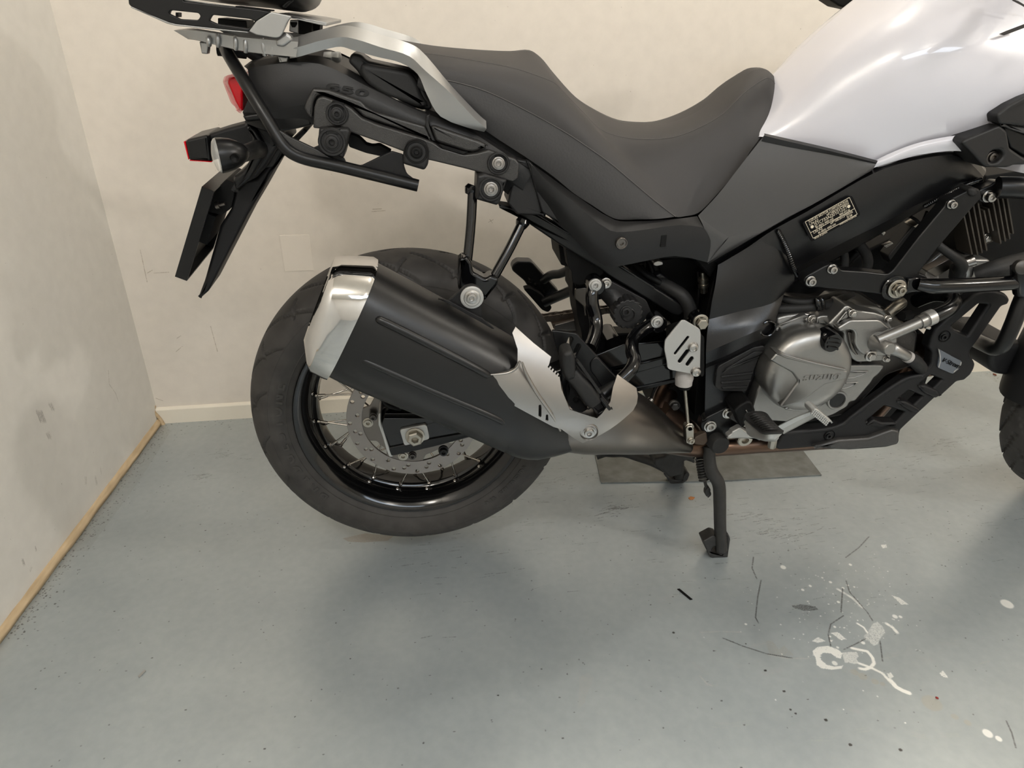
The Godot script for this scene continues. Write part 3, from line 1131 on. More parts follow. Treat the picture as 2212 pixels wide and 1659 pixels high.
func make_rear_wheel() -> void:
	var b := Bag.new()
	var lip := [[0.052, 0.2150], [0.060, 0.2220], [0.064, 0.2290], [0.0640, 0.2345], [0.0615, 0.2365], [0.0590, 0.2350], [0.0565, 0.2290]]
	# barrel seen from the hub side: lip, shoulder, drop centre with the raised spoke bed, and the same again
	var prof := [[0.0565, 0.2270], [0.0600, 0.2330], [0.0630, 0.2345], [0.0652, 0.2325], [0.0650, 0.2280], [0.0610, 0.2225], [0.0540, 0.2150], [0.0440, 0.2075], [0.0370, 0.2030], [0.0320, 0.2018], [0.0270, 0.2018], [0.0235, 0.1995], [0.0200, 0.1940], [0.0, 0.1900]]
	var full := prof.duplicate()
	for i in range(prof.size() - 2, -1, -1):
		full.append([-prof[i][0], prof[i][1]])
	lathe(b, HUB, Vector3(0, 0, 1), full, 96)
	var wheel := obj("rear_wheel", b, M.rim, bike)
	# tyre
	b = Bag.new()
	var tp := [[0.057, 0.226], [0.0625, 0.2375], [0.069, 0.248], [0.0745, 0.262], [0.0755, 0.272], [0.073, 0.285], [0.0685, 0.2945], [0.058, 0.3055], [0.043, 0.3145], [0.022, 0.3200], [0.0, 0.3218]]
	var fp := tp.duplicate()
	for i in range(tp.size() - 2, -1, -1):
		fp.append([-tp[i][0], tp[i][1]])
	var groove := func(a: float, z: float, r: float) -> float:
		if r < 0.281:
			return 0.0
		var s: float = absf(z)
		var deep := 0.0
		var side := 0.0 if z > 0 else 0.5
		var t: float = fposmod((a + s * 5.0 + pow(s / 0.07, 3.0) * 0.08) / (TAU / 18) + side, 1.0)
		deep = 0.0065 * (1.0 - smoothstep(0.020, 0.055, absf(t - 0.5))) * smoothstep(0.008, 0.014, s)
		var t2: float = fposmod((a - s * 2.2) / (TAU / 18) + side + 0.28, 1.0)
		deep = maxf(deep, 0.005 * (1.0 - smoothstep(0.015, 0.045, absf(t2 - 0.5))) * smoothstep(0.030, 0.036, s) * (1.0 - smoothstep(0.060, 0.066, s)))
		return deep * clampf((r - 0.281) / 0.006, 0, 1)
	tyre(b, HUB, Basis(), fp, 1080, groove)
	obj("tyre", b, M.tyre, wheel)
	# raised maker's lettering along the side wall, read clockwise from the lower left; and the size mark
	arc_text(wheel, "BRIDGESTONE", HUB, deg_to_rad(224), deg_to_rad(157), 0.263, 0.024, 0.0742, false)
	arc_text(wheel, "ADVENTURE A40", HUB, deg_to_rad(-30), deg_to_rad(-58), 0.262, 0.013, 0.0742, true)
	for k in 2:
		b = Bag.new()
		var rib := []
		for z in [0.0700, 0.0712, 0.0716, 0.0700]:
			rib.append(z)
		var rr: float = [0.2465, 0.2795][k]
		var zz: float = [0.0676, 0.0738][k]
		lathe(b, HUB, Vector3(0, 0, 1), [[zz - 0.001, rr - 0.0016], [zz + 0.001, rr - 0.0006], [zz + 0.001, rr + 0.0006], [zz - 0.001, rr + 0.0016]], 160)
		obj("rib", b, M.tyre, wheel)
	# hub
	b = Bag.new()
	lathe(b, HUB, Vector3(0, 0, 1), [[-0.085, 0.03], [-0.085, 0.07], [-0.055, 0.075], [-0.05, 0.04], [0.035, 0.04], [0.04, 0.062], [0.052, 0.064], [0.056, 0.05], [0.10, 0.045], [0.10, 0.02]], 40)
	obj("hub", b, M.satin, wheel)
	# laced spokes and their nipples
	for i in 40:
		var a := TAU * (i + 0.5) / 40 + 0.03
		var side := 1.0 if i % 2 == 0 else -1.0
		var lean := 0.62 if (i / 2) % 2 == 0 else -0.62
		var out := HUB + Vector3(cos(a) * 0.1915, sin(a) * 0.1915, side * 0.022)
		var inn := HUB + Vector3(cos(a + lean) * 0.063, sin(a + lean) * 0.063, side * 0.046)
		b = Bag.new()
		tube(b, [inn, out], 0.0019, 7, 1)
		obj("spoke", b, M.spoke, wheel)
		b = Bag.new()
		var ax := (inn - out).normalized()
		lathe(b, out, ax, [[-0.004, 0.0042], [0.001, 0.0042], [0.002, 0.0030], [0.016, 0.0028], [0.0162, 0.0001]], 8)
		obj("nipple", b, M.spoke, wheel)
	for i in 20:
		var a := TAU * (i + 0.25) / 20
		b = Bag.new()
		lathe(b, HUB + Vector3(cos(a) * 0.2012, sin(a) * 0.2012, 0.0295), Vector3(-cos(a), -sin(a), 0.15), [[-0.003, 0.004], [0.001, 0.004], [0.0022, 0.0028], [0.0024, 0.0001]], 10)
		obj("rivet", b, M.bolt, wheel)
	# drilled brake disc on its scalloped carrier
	b = Bag.new()
	var holes := []
	for i in 16:
		for k in 3:
			var a := TAU * (i + k * 0.30) / 16 + 0.05 * (k % 2)
			var r: float = [0.1235, 0.1165, 0.1085][k]
			if (i + k) % 3 == 2 and k == 1:
				continue
			holes.append(circle(Vector2(HUB.x + cos(a) * r, HUB.y + sin(a) * r), 0.0041, 12))
	holes.append(circle(Vector2(HUB.x, HUB.y), 0.100, 60))
	plate(b, circle(Vector2(HUB.x, HUB.y), 0.130, 90), 0.075, 0.070, 0.0006, holes)
	var disc := obj("brake_disc", b, M.disc, wheel)
	b = Bag.new()
	var star := PackedVector2Array()
	for i in 60:
		var a := TAU * i / 60
		var w := fposmod(i, 12.0)
		star.append(Vector2(HUB.x, HUB.y) + Vector2.from_angle(a + 0.33) * (0.1025 if w < 8 else 0.088))
	plate(b, rc(star, 0.008), 0.0735, 0.068, 0.0008, [circle(Vector2(HUB.x, HUB.y), 0.045, 30)])
	obj("disc_carrier", b, M.collector, wheel)
	for i in 5:
		var a := TAU * (i * 12 + 3) / 60 + 0.33
		b = Bag.new()
		lathe(b, HUB + Vector3(cos(a) * 0.0885, sin(a) * 0.0885, 0.073), Vector3(0, 0, 1), [[0, 0.0105], [0.002, 0.0105], [0.0025, 0.0095], [0.0025, 0.0075], [0.005, 0.007], [0.005, 0.0038], [0.001, 0.0036], [0.001, 0.0001]], 20)
		obj("disc_bolt", b, M.zinc, wheel)


func arc_text(parent: Node, text: String, c: Vector3, a0: float, a1: float, r: float, tall: float, z: float, inward: bool) -> void:
	for i in text.length():
		if text[i] == " ":
			continue
		var a := lerpf(a0, a1, (i + 0.5) / text.length())
		var o := MeshInstance3D.new()
		o.name = "raised_letter"
		var tm := TextMesh.new()
		var f := SystemFont.new()
		f.font_names = PackedStringArray(["Droid Sans"])
		f.font_weight = 700
		tm.font = f
		tm.text = text[i]
		tm.font_size = 32
		tm.pixel_size = 0.02
		tm.depth = 0.05
		tm.curve_step = 2.0
		o.mesh = tm
		o.material_override = M.letter
		var up := Vector3(cos(a), sin(a), 0) * (-1.0 if inward else 1.0)
		var right := up.cross(Vector3(0, 0, 1))
		var s := tall / 0.46
		o.transform = Transform3D(Basis(right * s * 1.0, up * s, Vector3(0, 0, 0.030)), c + Vector3(cos(a) * r, sin(a) * r, z))
		put(o, parent)


func make_front_end() -> void:
	# front wheel: only its rear edge is in the picture
	var c := Vector3(1.545, 0.345, -0.01)
	var turn := Basis(Vector3.UP, deg_to_rad(22))
	var b := Bag.new()
	var tp := [[0.043, 0.250], [0.050, 0.262], [0.056, 0.278], [0.0565, 0.290], [0.053, 0.306], [0.044, 0.318], [0.026, 0.3270], [0.0, 0.3300]]
	var fp := tp.duplicate()
	for i in range(tp.size() - 2, -1, -1):
		fp.append([-tp[i][0], tp[i][1]])
	var groove := func(a: float, z: float, r: float) -> float:
		if r < 0.292:
			return 0.0
		var s: float = absf(z)
		var t: float = fposmod((a - s * 9.0 + (0.5 if z < 0 else 0.0) * TAU / 22) / (TAU / 22), 1.0)
		return 0.006 * clampf((r - 0.292) / 0.006, 0, 1) * (1.0 - smoothstep(0.03, 0.07, absf(t - 0.5))) * smoothstep(0.003, 0.008, s)
	b = Bag.new()
	var rp := [[0.040, 0.249], [0.048, 0.2585], [0.051, 0.256], [0.049, 0.247], [0.036, 0.238], [0.020, 0.222], [0.0, 0.220]]
	var full := rp.duplicate()
	for i in range(rp.size() - 2, -1, -1):
		full.append([-rp[i][0], rp[i][1]])
	lathe(b, c, turn * Vector3(0, 0, 1), full, 72)
	var wheel := obj("front_wheel", b, M.rim, bike)
	b = Bag.new()
	tyre(b, c, turn, fp, 700, groove)
	obj("tyre", b, M.tyre, wheel)
	b = Bag.new()
	lathe(b, c, turn * Vector3(0, 0, 1), [[-0.06, 0.02], [-0.06, 0.045], [0.06, 0.045], [0.06, 0.02]], 30)
	obj("hub", b, M.satin, wheel)
	for i in 32:
		var a := TAU * (i + 0.5) / 32
		var s := 1.0 if i % 2 == 0 else -1.0
		var lean := 0.6 if (i / 2) % 2 == 0 else -0.6
		b = Bag.new()
		tube(b, [c + turn * Vector3(cos(a + lean) * 0.045, sin(a + lean) * 0.045, s * 0.045), c + turn * Vector3(cos(a) * 0.221, sin(a) * 0.221, s * 0.015)], 0.0019, 6, 1)
		obj("spoke", b, M.spoke, wheel)
	# mudguard shell over the wheel
	b = Bag.new()
	var g := []
	for i in 40:
		var a := lerpf(deg_to_rad(183), deg_to_rad(48), float(i) / 39)
		var row := []
		for k in 13:
			var s := lerpf(-1, 1, k / 12.0)
			var r := 0.352 - pow(absf(s), 3.0) * 0.055
			row.append(c + turn * Vector3(cos(a) * r, sin(a) * r, s * 0.074))
		g.append(row)
	grid(b, g)
	var g2 := []
	for row in g:
		var r2 := []
		for p in row:
			r2.append(c + (p - c) * 0.99)
		g2.append(r2)
	grid(b, g2)
	for e in [0, 39]:
		for k in 12:
			ftri(b, g[e][k], g[e][k + 1], g2[e][k], Vector3.DOWN)
			ftri(b, g[e][k + 1], g2[e][k + 1], g2[e][k], Vector3.DOWN)
	obj("mudguard", b, M.matt, bike)
	# fork leg and its guard
	for s in [-1.0, 1.0]:
		b = Bag.new()
		tube(b, [c + turn * Vector3(0.0, -0.01, s * 0.105), c + turn * Vector3(-0.12, 0.32, s * 0.105), c + turn * Vector3(-0.30, 0.82, s * 0.105)], [0.028, 0.027, 0.022], 20, 4)
		var leg := obj("fork_leg", b, M.satin, bike)
	# low mudguard tail behind the front wheel
	b = Bag.new()
	var zr := 0.07
	add_pl(b, CF, [1955, 440, 1940, 490, 1938, 545, 1960, 590, 2010, 618, 2207, 640, 2260, 640, 2260, 380, 2020, 380], zr, 0.16, 14, 0.012)
	obj("mudguard_flap", b, M.matt, bike)
	# handlebar end, lever and mirror arm, mostly above the picture
	b = Bag.new()
	tube(b, [Vector3(1.02, 1.13, 0.0), Vector3(1.02, 1.15, 0.12), Vector3(0.955, 1.16, 0.24), Vector3(0.90, 1.155, 0.29)], 0.011, 14, 6)
	var bar := obj("handlebar", b, M.satin, bike)
	b = Bag.new()
	tube(b, [Vector3(0.915, 1.156, 0.275), Vector3(0.83, 1.148, 0.385)], 0.0165, 18, 1)
	obj("grip", b, M.rubber, bar)
	b = Bag.new()
	tube(b, [Vector3(0.835, 1.149, 0.378), Vector3(0.80, 1.146, 0.42)], 0.0175, 18, 1)
	obj("bar_end", b, M.satin, bar)
	b = Bag.new()
	tube(b, [Vector3(0.975, 1.15, 0.255), Vector3(0.965, 1.125, 0.31), Vector3(0.895, 1.115, 0.40)], [0.009, 0.008, 0.007], 12, 5)
	obj("brake_lever", b, M.satin, bar)
	b = Bag.new()
	slab(b, Vector3(0.93, 1.165, 0.20), Vector3(1.0, 1.205, 0.26))
	tube(b, [Vector3(0.965, 1.2, 0.24), Vector3(0.98, 1.3, 0.30), Vector3(0.97, 1.36, 0.36)], 0.006, 10, 5)
	obj("mirror_arm", b, M.satin, bar)
	tb("far_bar", PX, [1815, -8, -.245, 1880, -60, -.20], .011, M.satin, bar, 12, 1)
	b = Bag.new()
	tube(b, [P(1880, -60, -.20), Vector3(1.0, 1.16, -0.10), Vector3(1.02, 1.13, 0.0)], 0.011, 12, 5)
	obj("cross_bar", b, M.satin, bar)
	pl("switch_housing", PX, [1775, -30, 1793, 0, 1814, 14, 1850, 22, 1880, -10, 1880, -40], -0.22, 0.05, M.dark, bar, 3, 0.004)


func make_swingarm() -> void:
	var b := Bag.new()
	add_pl(b, CD, [505, 590, 545, 520, 1110, 520, 2490, -55, 2760, -160, 3500, -210, 3500, 95, 2840, 268, 1380, 652, 800, 790, 620, 850, 560, 700], 0.127, 0.04, 3, 0.004)
	var arm := obj("swingarm", b, M.gloss, bike)
	pl("lower_flange", CD, [590, 800, 1000, 715, 1250, 670, 1380, 640, 1440, 660, 1380, 690, 1000, 790, 650, 868, 610, 870], 0.131, 0.045, M.satin, arm, 2)
	pl("upper_flange", CD, [535, 515, 560, 480, 1110, 480, 1110, 532, 960, 560, 540, 640], 0.118, 0.05, M.gloss, arm, 2)
	pl("end_plate", CD, [500, 490, 518, 474, 524, 560, 552, 655, 585, 760, 606, 822, 632, 880, 600, 880, 572, 812, 540, 700, 500, 590], 0.131, 0.05, M.alloy_light, arm, 2, 0.001)
	# axle plate, washer, castle nut
	pl("axle_plate", CD, [694, 632, 928, 583, 948, 600, 972, 718, 738, 782], 0.133, 0.006, M.alloy_light, arm, 6, 0.0015)
	var c := at(CD, 836, 690, 0.133)
	b = Bag.new()
	lathe(b, c, Vector3(0, 0, 1), [[0, 0.0185], [0.003, 0.0185], [0.0036, 0.0175], [0.0036, 0.0125]], 32)
	lathe(b, c, Vector3(0, 0, 1), [[0.003, 0.0155], [0.013, 0.0155], [0.015, 0.013], [0.015, 0.0075]], 6, 0.25)
	lathe(b, c, Vector3(0, 0, 1), [[0.015, 0.0075], [0.004, 0.0072], [0.003, 0.0001]], 20)
	obj("axle_nut", b, M.zinc, arm)
	for k in [[812, 870, .095], [452, 512, .086]]:
		bolt(arm, CD, k[0], k[1], k[2], 0.0065, M.cast_dark, 0.006)
	bolt(arm, CD, 1097, 822, 0.131, 0.0078, M.satin, 0.010)
	# caliper bracket parts above the arm
	pl("caliper_bracket", CD, [560, 345, 620, 322, 700, 340, 800, 430, 760, 500, 560, 500, 575, 430], 0.09, 0.02, M.cast, arm, 8)
	pl("caliper", CD, [500, 300, 560, 280, 900, 420, 1100, 540, 700, 520, 610, 430, 520, 380], 0.105, 0.03, M.dark, arm, 6, 0.004)
	bolt(arm, CD, 715, 395, 0.108, 0.007, M.bolt, 0.008)
	tb("sensor_wire", CD, [510, 290, .1, 540, 350, .115, 570, 400, .12, 640, 430, .12, 700, 440, .11], 0.004, M.dark, arm, 8)
	# chain run on the far side with its guard
	var chain := Bag.new()
	var p0 := P(1182, 686, -0.09)
	var p1 := P(1262, 675, -0.09)
	var dir := (p1 - p0).normalized()
	p0 -= dir * 0.20
	var up := Vector3(-dir.y, dir.x, 0)
	for i in 30:
		var o := p0 + dir * 0.0159 * i
		lathe(chain, o + Vector3(0, 0, -0.009), Vector3(0, 0, 1), [[-0.002, 0.0001], [-0.002, 0.0052], [0.02, 0.0052], [0.02, 0.0001]], 10)
		var zz := 0.006 if i % 2 == 0 else 0.0085
		var poly := capsule(Vector2(o.x, o.y), Vector2(o.x + dir.x * 0.0159, o.y + dir.y * 0.0159), 0.0072)
		for s in [-1.0, 1.0]:
			plate(chain, poly, o.z + s * zz + 0.0012, o.z + s * zz - 0.0012, 0.0003)
	obj("drive_chain", chain, M.chain, bike)
	pl("chain_guard", C4, [1080, 1290, 1280, 1250, 1340, 1350, 1360, 1420, 1090, 1330], -0.07, 0.05, M.rust, arm, 3)
	pl("slider", C4, [1100, 1300, 1270, 1255, 1310, 1300, 1330, 1340, 1200, 1345, 1100, 1335], -0.06, 0.008, M.collector, arm, 2)
	# far arm of the fork and the cross piece
	pl("far_arm", C5, [300, 700, 700, 690, 1200, 640, 1300, 760, 1300, 900, 700, 1000, 300, 1100], -0.09, 0.04, M.dark, arm, 6)
	pl("cross_brace", C5, [470, 855, 500, 820, 640, 765, 690, 775, 700, 860, 705, 920, 560, 960, 470, 880], 0.095, 0.10, M.gloss, arm, 8, 0.006)
	pl("pivot_tube", C5, [690, 800, 780, 790, 1000, 735, 1150, 740, 1150, 800, 990, 790, 780, 850, 700, 860], 0.10, 0.05, M.gloss, arm, 5, 0.008)
	pl("weld_plate", C5, [580, 968, 990, 868, 1200, 830, 1200, 900, 990, 930, 780, 990, 740, 1000], 0.132, 0.03, M.gloss, arm, 3, 0.003)
	pl("lower_edge", C5, [740, 1105, 1080, 1030, 1080, 1055, 760, 1135], 0.13, 0.03, M.satin, arm, 2)


# =================================================================== frame, engine
func make_frame() -> void:
	# bridge-type main rail: outer face with rolled edges, from the swingarm pivot up to the steering head
	var b := Bag.new()
	loft(b, [
		q3(PX, [1546, 566, .125, 1610, 530, .127, 1661, 494, .13, 1740, 450, .135, 1884, 366, .14, 1960, 343, .142, 2060, 327, .145, 2100, 340, .14, 2130, 372, .13]),
		q3(PX, [1552, 572, .146, 1614, 535, .15, 1665, 500, .152, 1745, 456, .157, 1888, 374, .163, 1962, 349, .165, 2055, 336, .168, 2092, 350, .162, 2124, 382, .15]),
		q3(PX, [1570, 590, .153, 1640, 560, .155, 1690, 530, .157, 1772, 488, .162, 1905, 430, .168, 1975, 400, .170, 2050, 380, .170, 2090, 380, .165, 2122, 396, .152]),
		q3(PX, [1600, 640, .150, 1680, 610, .15, 1712, 585, .150, 1800, 535, .152, 1915, 478, .158, 1985, 440, .16, 2050, 415, .16, 2090, 402, .157, 2122, 404, .148]),
		q3(PX, [1610, 660, .13, 1690, 630, .13, 1717, 606, .13, 1812, 555, .13, 1920, 494, .135, 1990, 453, .138, 2050, 424, .14, 2090, 410, .14, 2122, 410, .138]),
		q3(PX, [1610, 662, .07, 1690, 632, .07, 1717, 608, .07, 1812, 557, .07, 1920, 496, .07, 1990, 455, .07, 2050, 426, .07, 2090, 412, .07, 2122, 412, .07])], 5, 4, [1, 3, 4])
	loft(b, [
		q3(PX, [1546, 566, .125, 1610, 530, .127, 1661, 494, .13, 1740, 450, .135, 1884, 366, .14, 1960, 343, .142, 2060, 327, .145, 2100, 340, .14, 2130, 372, .13]),
		q3(PX, [1546, 560, .07, 1610, 522, .07, 1661, 486, .07, 1740, 442, .07, 1884, 358, .07, 1960, 335, .07, 2060, 320, .07, 2100, 333, .07, 2130, 365, .07])], 5, 1)
	var frame := obj("main_frame", b, M.frame, bike)
	# cast pivot plate
	b = Bag.new()
	loft(b, [
		q3(PX, [1549, 566, .12, 1600, 538, .125, 1661, 505, .128, 1682, 500, .128]),
		q3(PX, [1551, 572, .146, 1603, 545, .150, 1663, 511, .152, 1686, 512, .15]),
		q3(PX, [1546, 610, .155, 1610, 585, .158, 1680, 560, .16, 1704, 562, .155]),
		q3(PX, [1538, 650, .160, 1605, 632, .163, 1680, 612, .163, 1716, 606, .150]),
		q3(PX, [1531, 690, .160, 1600, 672, .163, 1668, 655, .163, 1694, 634, .150]),
		q3(PX, [1527, 725, .172, 1590, 705, .178, 1655, 690, .178, 1686, 660, .16]),
		q3(PX, [1525, 762, .180, 1580, 738, .186, 1640, 712, .186, 1676, 694, .17]),
		q3(PX, [1525, 786, .178, 1576, 765, .180, 1630, 738, .180, 1663, 728, .165]),
		q3(PX, [1524, 796, .158, 1572, 776, .158, 1626, 752, .158, 1652, 748, .155]),
		q3(PX, [1523, 850, .150, 1570, 842, .150, 1612, 836, .150, 1622, 832, .148]),
		q3(PX, [1522, 908, .145, 1560, 890, .145, 1600, 870, .145, 1610, 862, .143])], 3, 4, [1, 4, 6, 7, 8])
	loft(b, [q3(PX, [1549, 566, .12, 1538, 650, .16, 1527, 725, .172, 1525, 786, .178, 1522, 908, .145]), q3(PX, [1549, 566, .05, 1538, 650, .05, 1527, 725, .05, 1525, 786, .05, 1522, 908, .05])], 4, 1)
	loft(b, [q3(PX, [1682, 500, .128, 1716, 606, .15, 1694, 634, .150, 1676, 694, .17, 1652, 748, .155, 1610, 862, .143]), q3(PX, [1682, 500, .05, 1716, 606, .05, 1694, 634, .05, 1676, 694, .05, 1652, 748, .05, 1610, 862, .05])], 4, 1)
	var pivot := obj("pivot_plate", b, M.frame, bike)
	# weld beads: overlapping scales
	pl("inner_web", PX, [1552, 560, 1665, 485, 1890, 352, 2060, 322, 2120, 350, 2120, 400, 1990, 440, 1820, 530, 1720, 590, 1690, 640, 1655, 735, 1615, 860, 1530, 900, 1500, 900, 1515, 720], 0.10, 0.05, M.dark, frame, 3)
	weld(frame, [1681, 499, .157, 1692, 520, .163, 1703, 548, .166, 1714, 578, .165, 1722, 594, .158], 30, 0.0048)
	weld(frame, [1998, 446, .158, 2030, 428, .168, 2060, 412, .172, 2095, 396, .168, 2118, 388, .16], 40, 0.0045)
	# recess plug in the pivot plate
	var c := at(CK, 95, 600, 0.178)
	b = Bag.new()
	lathe(b, c, Vector3(0, 0, 1), [[0.0, 0.0165], [0.004, 0.016], [0.005, 0.0145], [0.004, 0.013], [-0.012, 0.012], [-0.012, 0.0001]], 28)
	obj("plug", b, M.gloss, pivot)
	# ribbed protector on the lower half
	var prot := pl("frame_protector", C6, [150, 1300, 165, 1275, 400, 1150, 470, 1140, 470, 1175, 440, 1200, 350, 1450, 180, 1445, 140, 1420], 0.163, 0.014, M.plastic, pivot, 5, 0.002)
	var k := 0
	for r in [[205, 1300, 405, 1180, 465, 1180, 440, 1200], [190, 1322, 230, 1290, 425, 1215, 440, 1210], [180, 1345, 395, 1318, 398, 1330, 182, 1358], [180, 1385, 380, 1370, 376, 1385, 184, 1398], [185, 1420, 360, 1412, 356, 1425, 190, 1432]]:
		pl("rib", C6, r, 0.1665, 0.006, M.plastic, pivot, 1, 0.001)
	# type plate with its printed text
	var lab := pl("type_plate", CL, [195, 868, 210, 830, 1600, 50, 1650, 45, 1690, 80, 1910, 560, 1905, 610, 1880, 640, 500, 1400, 450, 1400, 425, 1370, 205, 900], 0.1708, 0.001, M.sticker, frame, 6, 0.0003)
	type_text(frame, 0.1712)
	# bracket of the engine: a Y of cast alloy with its bolts
	var br := pl("engine_bracket", PX, [1736.6, 607, 1739, 600, 1745, 595, 1783, 574, 1796, 570, 1809, 575, 1819, 584, 1870, 587, 1912, 592, 1921, 591, 1930, 584, 1983, 515, 2041, 446, 2046, 435, 2056, 429, 2104, 405, 2118, 410, 2122, 426, 2095, 456, 2028, 534, 1985, 590, 2002, 596, 2010, 612, 2004, 628, 1976, 631, 1951, 638, 1925, 639, 1854, 630, 1767, 621, 1751, 622, 1740, 617], 0.196, 0.024, M.satin, bike, 4, 0.003)
	for p in [[1751, 607, 10.2], [1797, 581, 9.6], [2055, 441, 9.0]]:
		var r: float = p[2] * mpp(p[0], p[1], .2) * 0.8
		var ring := Bag.new()
		lathe(ring, P(p[0], p[1], 0.196), Vector3(0, 0, 1), [[0, r * 1.55], [0.0015, r * 1.5], [0.0015, r * 1.35], [-0.001, r * 1.3]], 26)
		obj("seat_ring", ring, M.gloss, br)
		bolt(br, PX, p[0], p[1], 0.197, r, M.bolt, 0.009)
	var big := Bag.new()
	lathe(big, P(1930, 622, .196), Vector3(0, 0, 1), [[0, 0.0235], [0.004, 0.0235], [0.0055, 0.022], [0.0055, 0.017]], 32)
	obj("boss", big, M.gloss, br)
	hexbolt(br, PX, 1938, 624, 0.203, 0.0118, M.zinc, 0.014)
	bolt(br, PX, 1945, 626, 0.216, 0.0062, M.zinc, 0.008)
	# rear sub-frame rail in gloss black, hangers for the silencer
	var sub := pl("subframe", C4, [690, 350, 760, 360, 900, 395, 1220, 560, 1620, 828, 2140, 1152, 2150, 1175, 2100, 1225, 2040, 1218, 1520, 900, 1480, 868, 1130, 655, 800, 430, 650, 345], 0.118, 0.035, M.satin, bike, 3, 0.004)
	pl("gusset", C4, [1185, 690, 1250, 700, 1500, 860, 1480, 900, 1300, 990, 1240, 960, 1235, 870, 1210, 840], 0.10, 0.03, M.dark, sub, 4)
	pl("battery_box", C4, [1130, 655, 1185, 690, 1210, 835, 1150, 820], 0.06, 0.10, M.dark, sub, 3)
	pl("rail_edge", C4, [940, 415, 965, 418, 1220, 570, 1215, 580, 1185, 562], 0.1195, 0.004, M.gloss, sub, 1, 0.0008)
	pl("weld_seam", C4, [1600, 826, 1640, 836, 1900, 1000, 1890, 1010, 1860, 995], 0.1195, 0.004, M.gloss, sub, 1, 0.0008)
	tb("hanger", C4, [447, 190, .135, 432, 500, .15, 402, 800, .165], 0.0082, M.gloss, sub, 16)
	tb("hanger", C4, [848, 470, .13, 740, 690, .148, 612, 920, .165], 0.0085, M.gloss, sub, 16)
	for p in [[845, 478, .13, 3], [440, 215, .134, 2]]:
		var w := Bag.new()
		lathe(w, at(C4, p[0], p[1], p[2]), Vector3(-0.4, -0.9, 0.1), [[-0.006, 0.0095], [0.0, 0.0125], [0.006, 0.0105], [0.010, 0.0085]], 18)
		obj("weld_collar", w, M.gloss, sub)
	pl("hanger_foot", C4, [372, 770, 400, 752, 440, 800, 452, 880, 548, 932, 590, 905, 650, 930, 655, 950, 640, 990, 540, 1115, 515, 1060, 440, 1000, 350, 1040, 332, 1000, 345, 900, 362, 760], 0.185, 0.03, M.gloss, sub, 5, 0.006)
	pl("hanger_tab", C4, [335, 770, 360, 750, 362, 1000, 345, 1030, 330, 1000], 0.150, 0.02, M.dark, sub, 2)
	# hoses and cables about the frame
	tb("breather_hose", C4, [1700, 800, .03, 1800, 900, .05, 1930, 960, .08, 2030, 1010, .10, 2120, 1070, .115, 2175, 1170, .12, 2180, 1250, .12, 2150, 1330, .11], 0.0128, M.rubber, bike, 16)
	tb("cable", C4, [1740, 820, .06, 1840, 910, .08, 1920, 950, .09, 2000, 1010, .09], 0.006, M.dark, bike, 8)
	tb("cable", C4, [1840, 770, .05, 1870, 850, .06, 1900, 950, .07, 1960, 1000, .08], 0.004, M.dark, bike, 8)
	tb("brake_pipe", C5, [1235, 230, .08, 1245, 330, .085, 1238, 420, .085, 1225, 520, .08], 0.003, M.dark, bike, 8)
	tb("reservoir_hose", C5, [905, 170, .05, 925, 230, .055, 930, 300, .06, 1000, 340, .07], 0.008, M.dark, bike, 10)
	pl("hose_clip", C5, [905, 165, 940, 150, 975, 158, 978, 180, 930, 192, 905, 185], 0.075, 0.02, M.guard, bike, 3)
	pl("clamp", C5, [920, 262, 960, 245, 1030, 300, 1020, 345, 960, 330], 0.085, 0.02, M.plastic, bike, 3, 0.003)
	var sw := Bag.new()
	var s0 := at(C5, 1282, 385, 0.095)
	var s1 := at(C5, 1270, 232, 0.10)
	lathe(sw, s0, s1 - s0, [[0, 0.0001], [0, 0.0065], [0.012, 0.007], [0.013, 0.010], [0.019, 0.010], [0.0195, 0.0078], [0.024, 0.0078], [0.0245, 0.010], [0.030, 0.010], [0.031, 0.005], [0.043, 0.0045], [0.043, 0.0001]], 16)
	obj("brake_switch", sw, M.zinc, bike)
	pl("inner_block", PX, [1245, 560, 1300, 578, 1400, 566, 1460, 556, 1545, 566, 1532, 690, 1524, 900, 1500, 960, 1450, 958, 1420, 900, 1430, 850, 1525, 790, 1520, 730, 1400, 690, 1330, 640, 1290, 650, 1258, 640, 1244, 620, 1240, 590], 0.045, 0.12, M.dark, bike, 5, 0.004, [q(C4, [1720, 850, 1745, 790, 1810, 785, 1800, 930, 1760, 905])])
	pl("linkage_cover", C4, [1245, 920, 1310, 990, 1300, 1080, 1420, 1200, 1480, 1290, 1330, 1480, 1310, 1340, 1285, 1250, 1265, 1090, 1240, 1050], 0.03, 0.08, M.dark, bike, 4)
	pl("heat_foil", C4, [1262, 1010, 1345, 1000, 1370, 1010, 1350, 1080, 1345, 1230, 1330, 1150, 1262, 1090], 0.055, 0.004, M.collector, bike, 3)
	# shock preload adjuster
	b = Bag.new()
	var ka := at(C4, 1668, 1190, 0.135)
	var kp := PackedVector2Array()
	for i in 96:
		var a := TAU * i / 96
		kp.append(Vector2(ka.x, ka.y) + Vector2.from_angle(a) * (0.0285 if i % 6 < 4 else 0.0268))
	plate(b, kp, 0.150, 0.120, 0.003)
	lathe(b, Vector3(ka.x, ka.y, 0.15), Vector3(0, 0, 1), [[0.0, 0.0135], [0.002, 0.013], [0.003, 0.0115], [0.0, 0.0100]], 28)
	var knob := obj("preload_knob", b, M.plastic, bike)
	bolt(knob, C4, 1668, 1190, 0.152, 0.0085, M.plastic, 0.004, "knob_screw")
	tb("preload_cylinder", C4, [1520, 1020, .10, 1600, 1110, .115, 1668, 1190, .125], 0.019, M.plastic, knob, 20)
	hexbolt(knob, C4, 1748, 1297, 0.142, 0.0055, M.collector, 0.006)
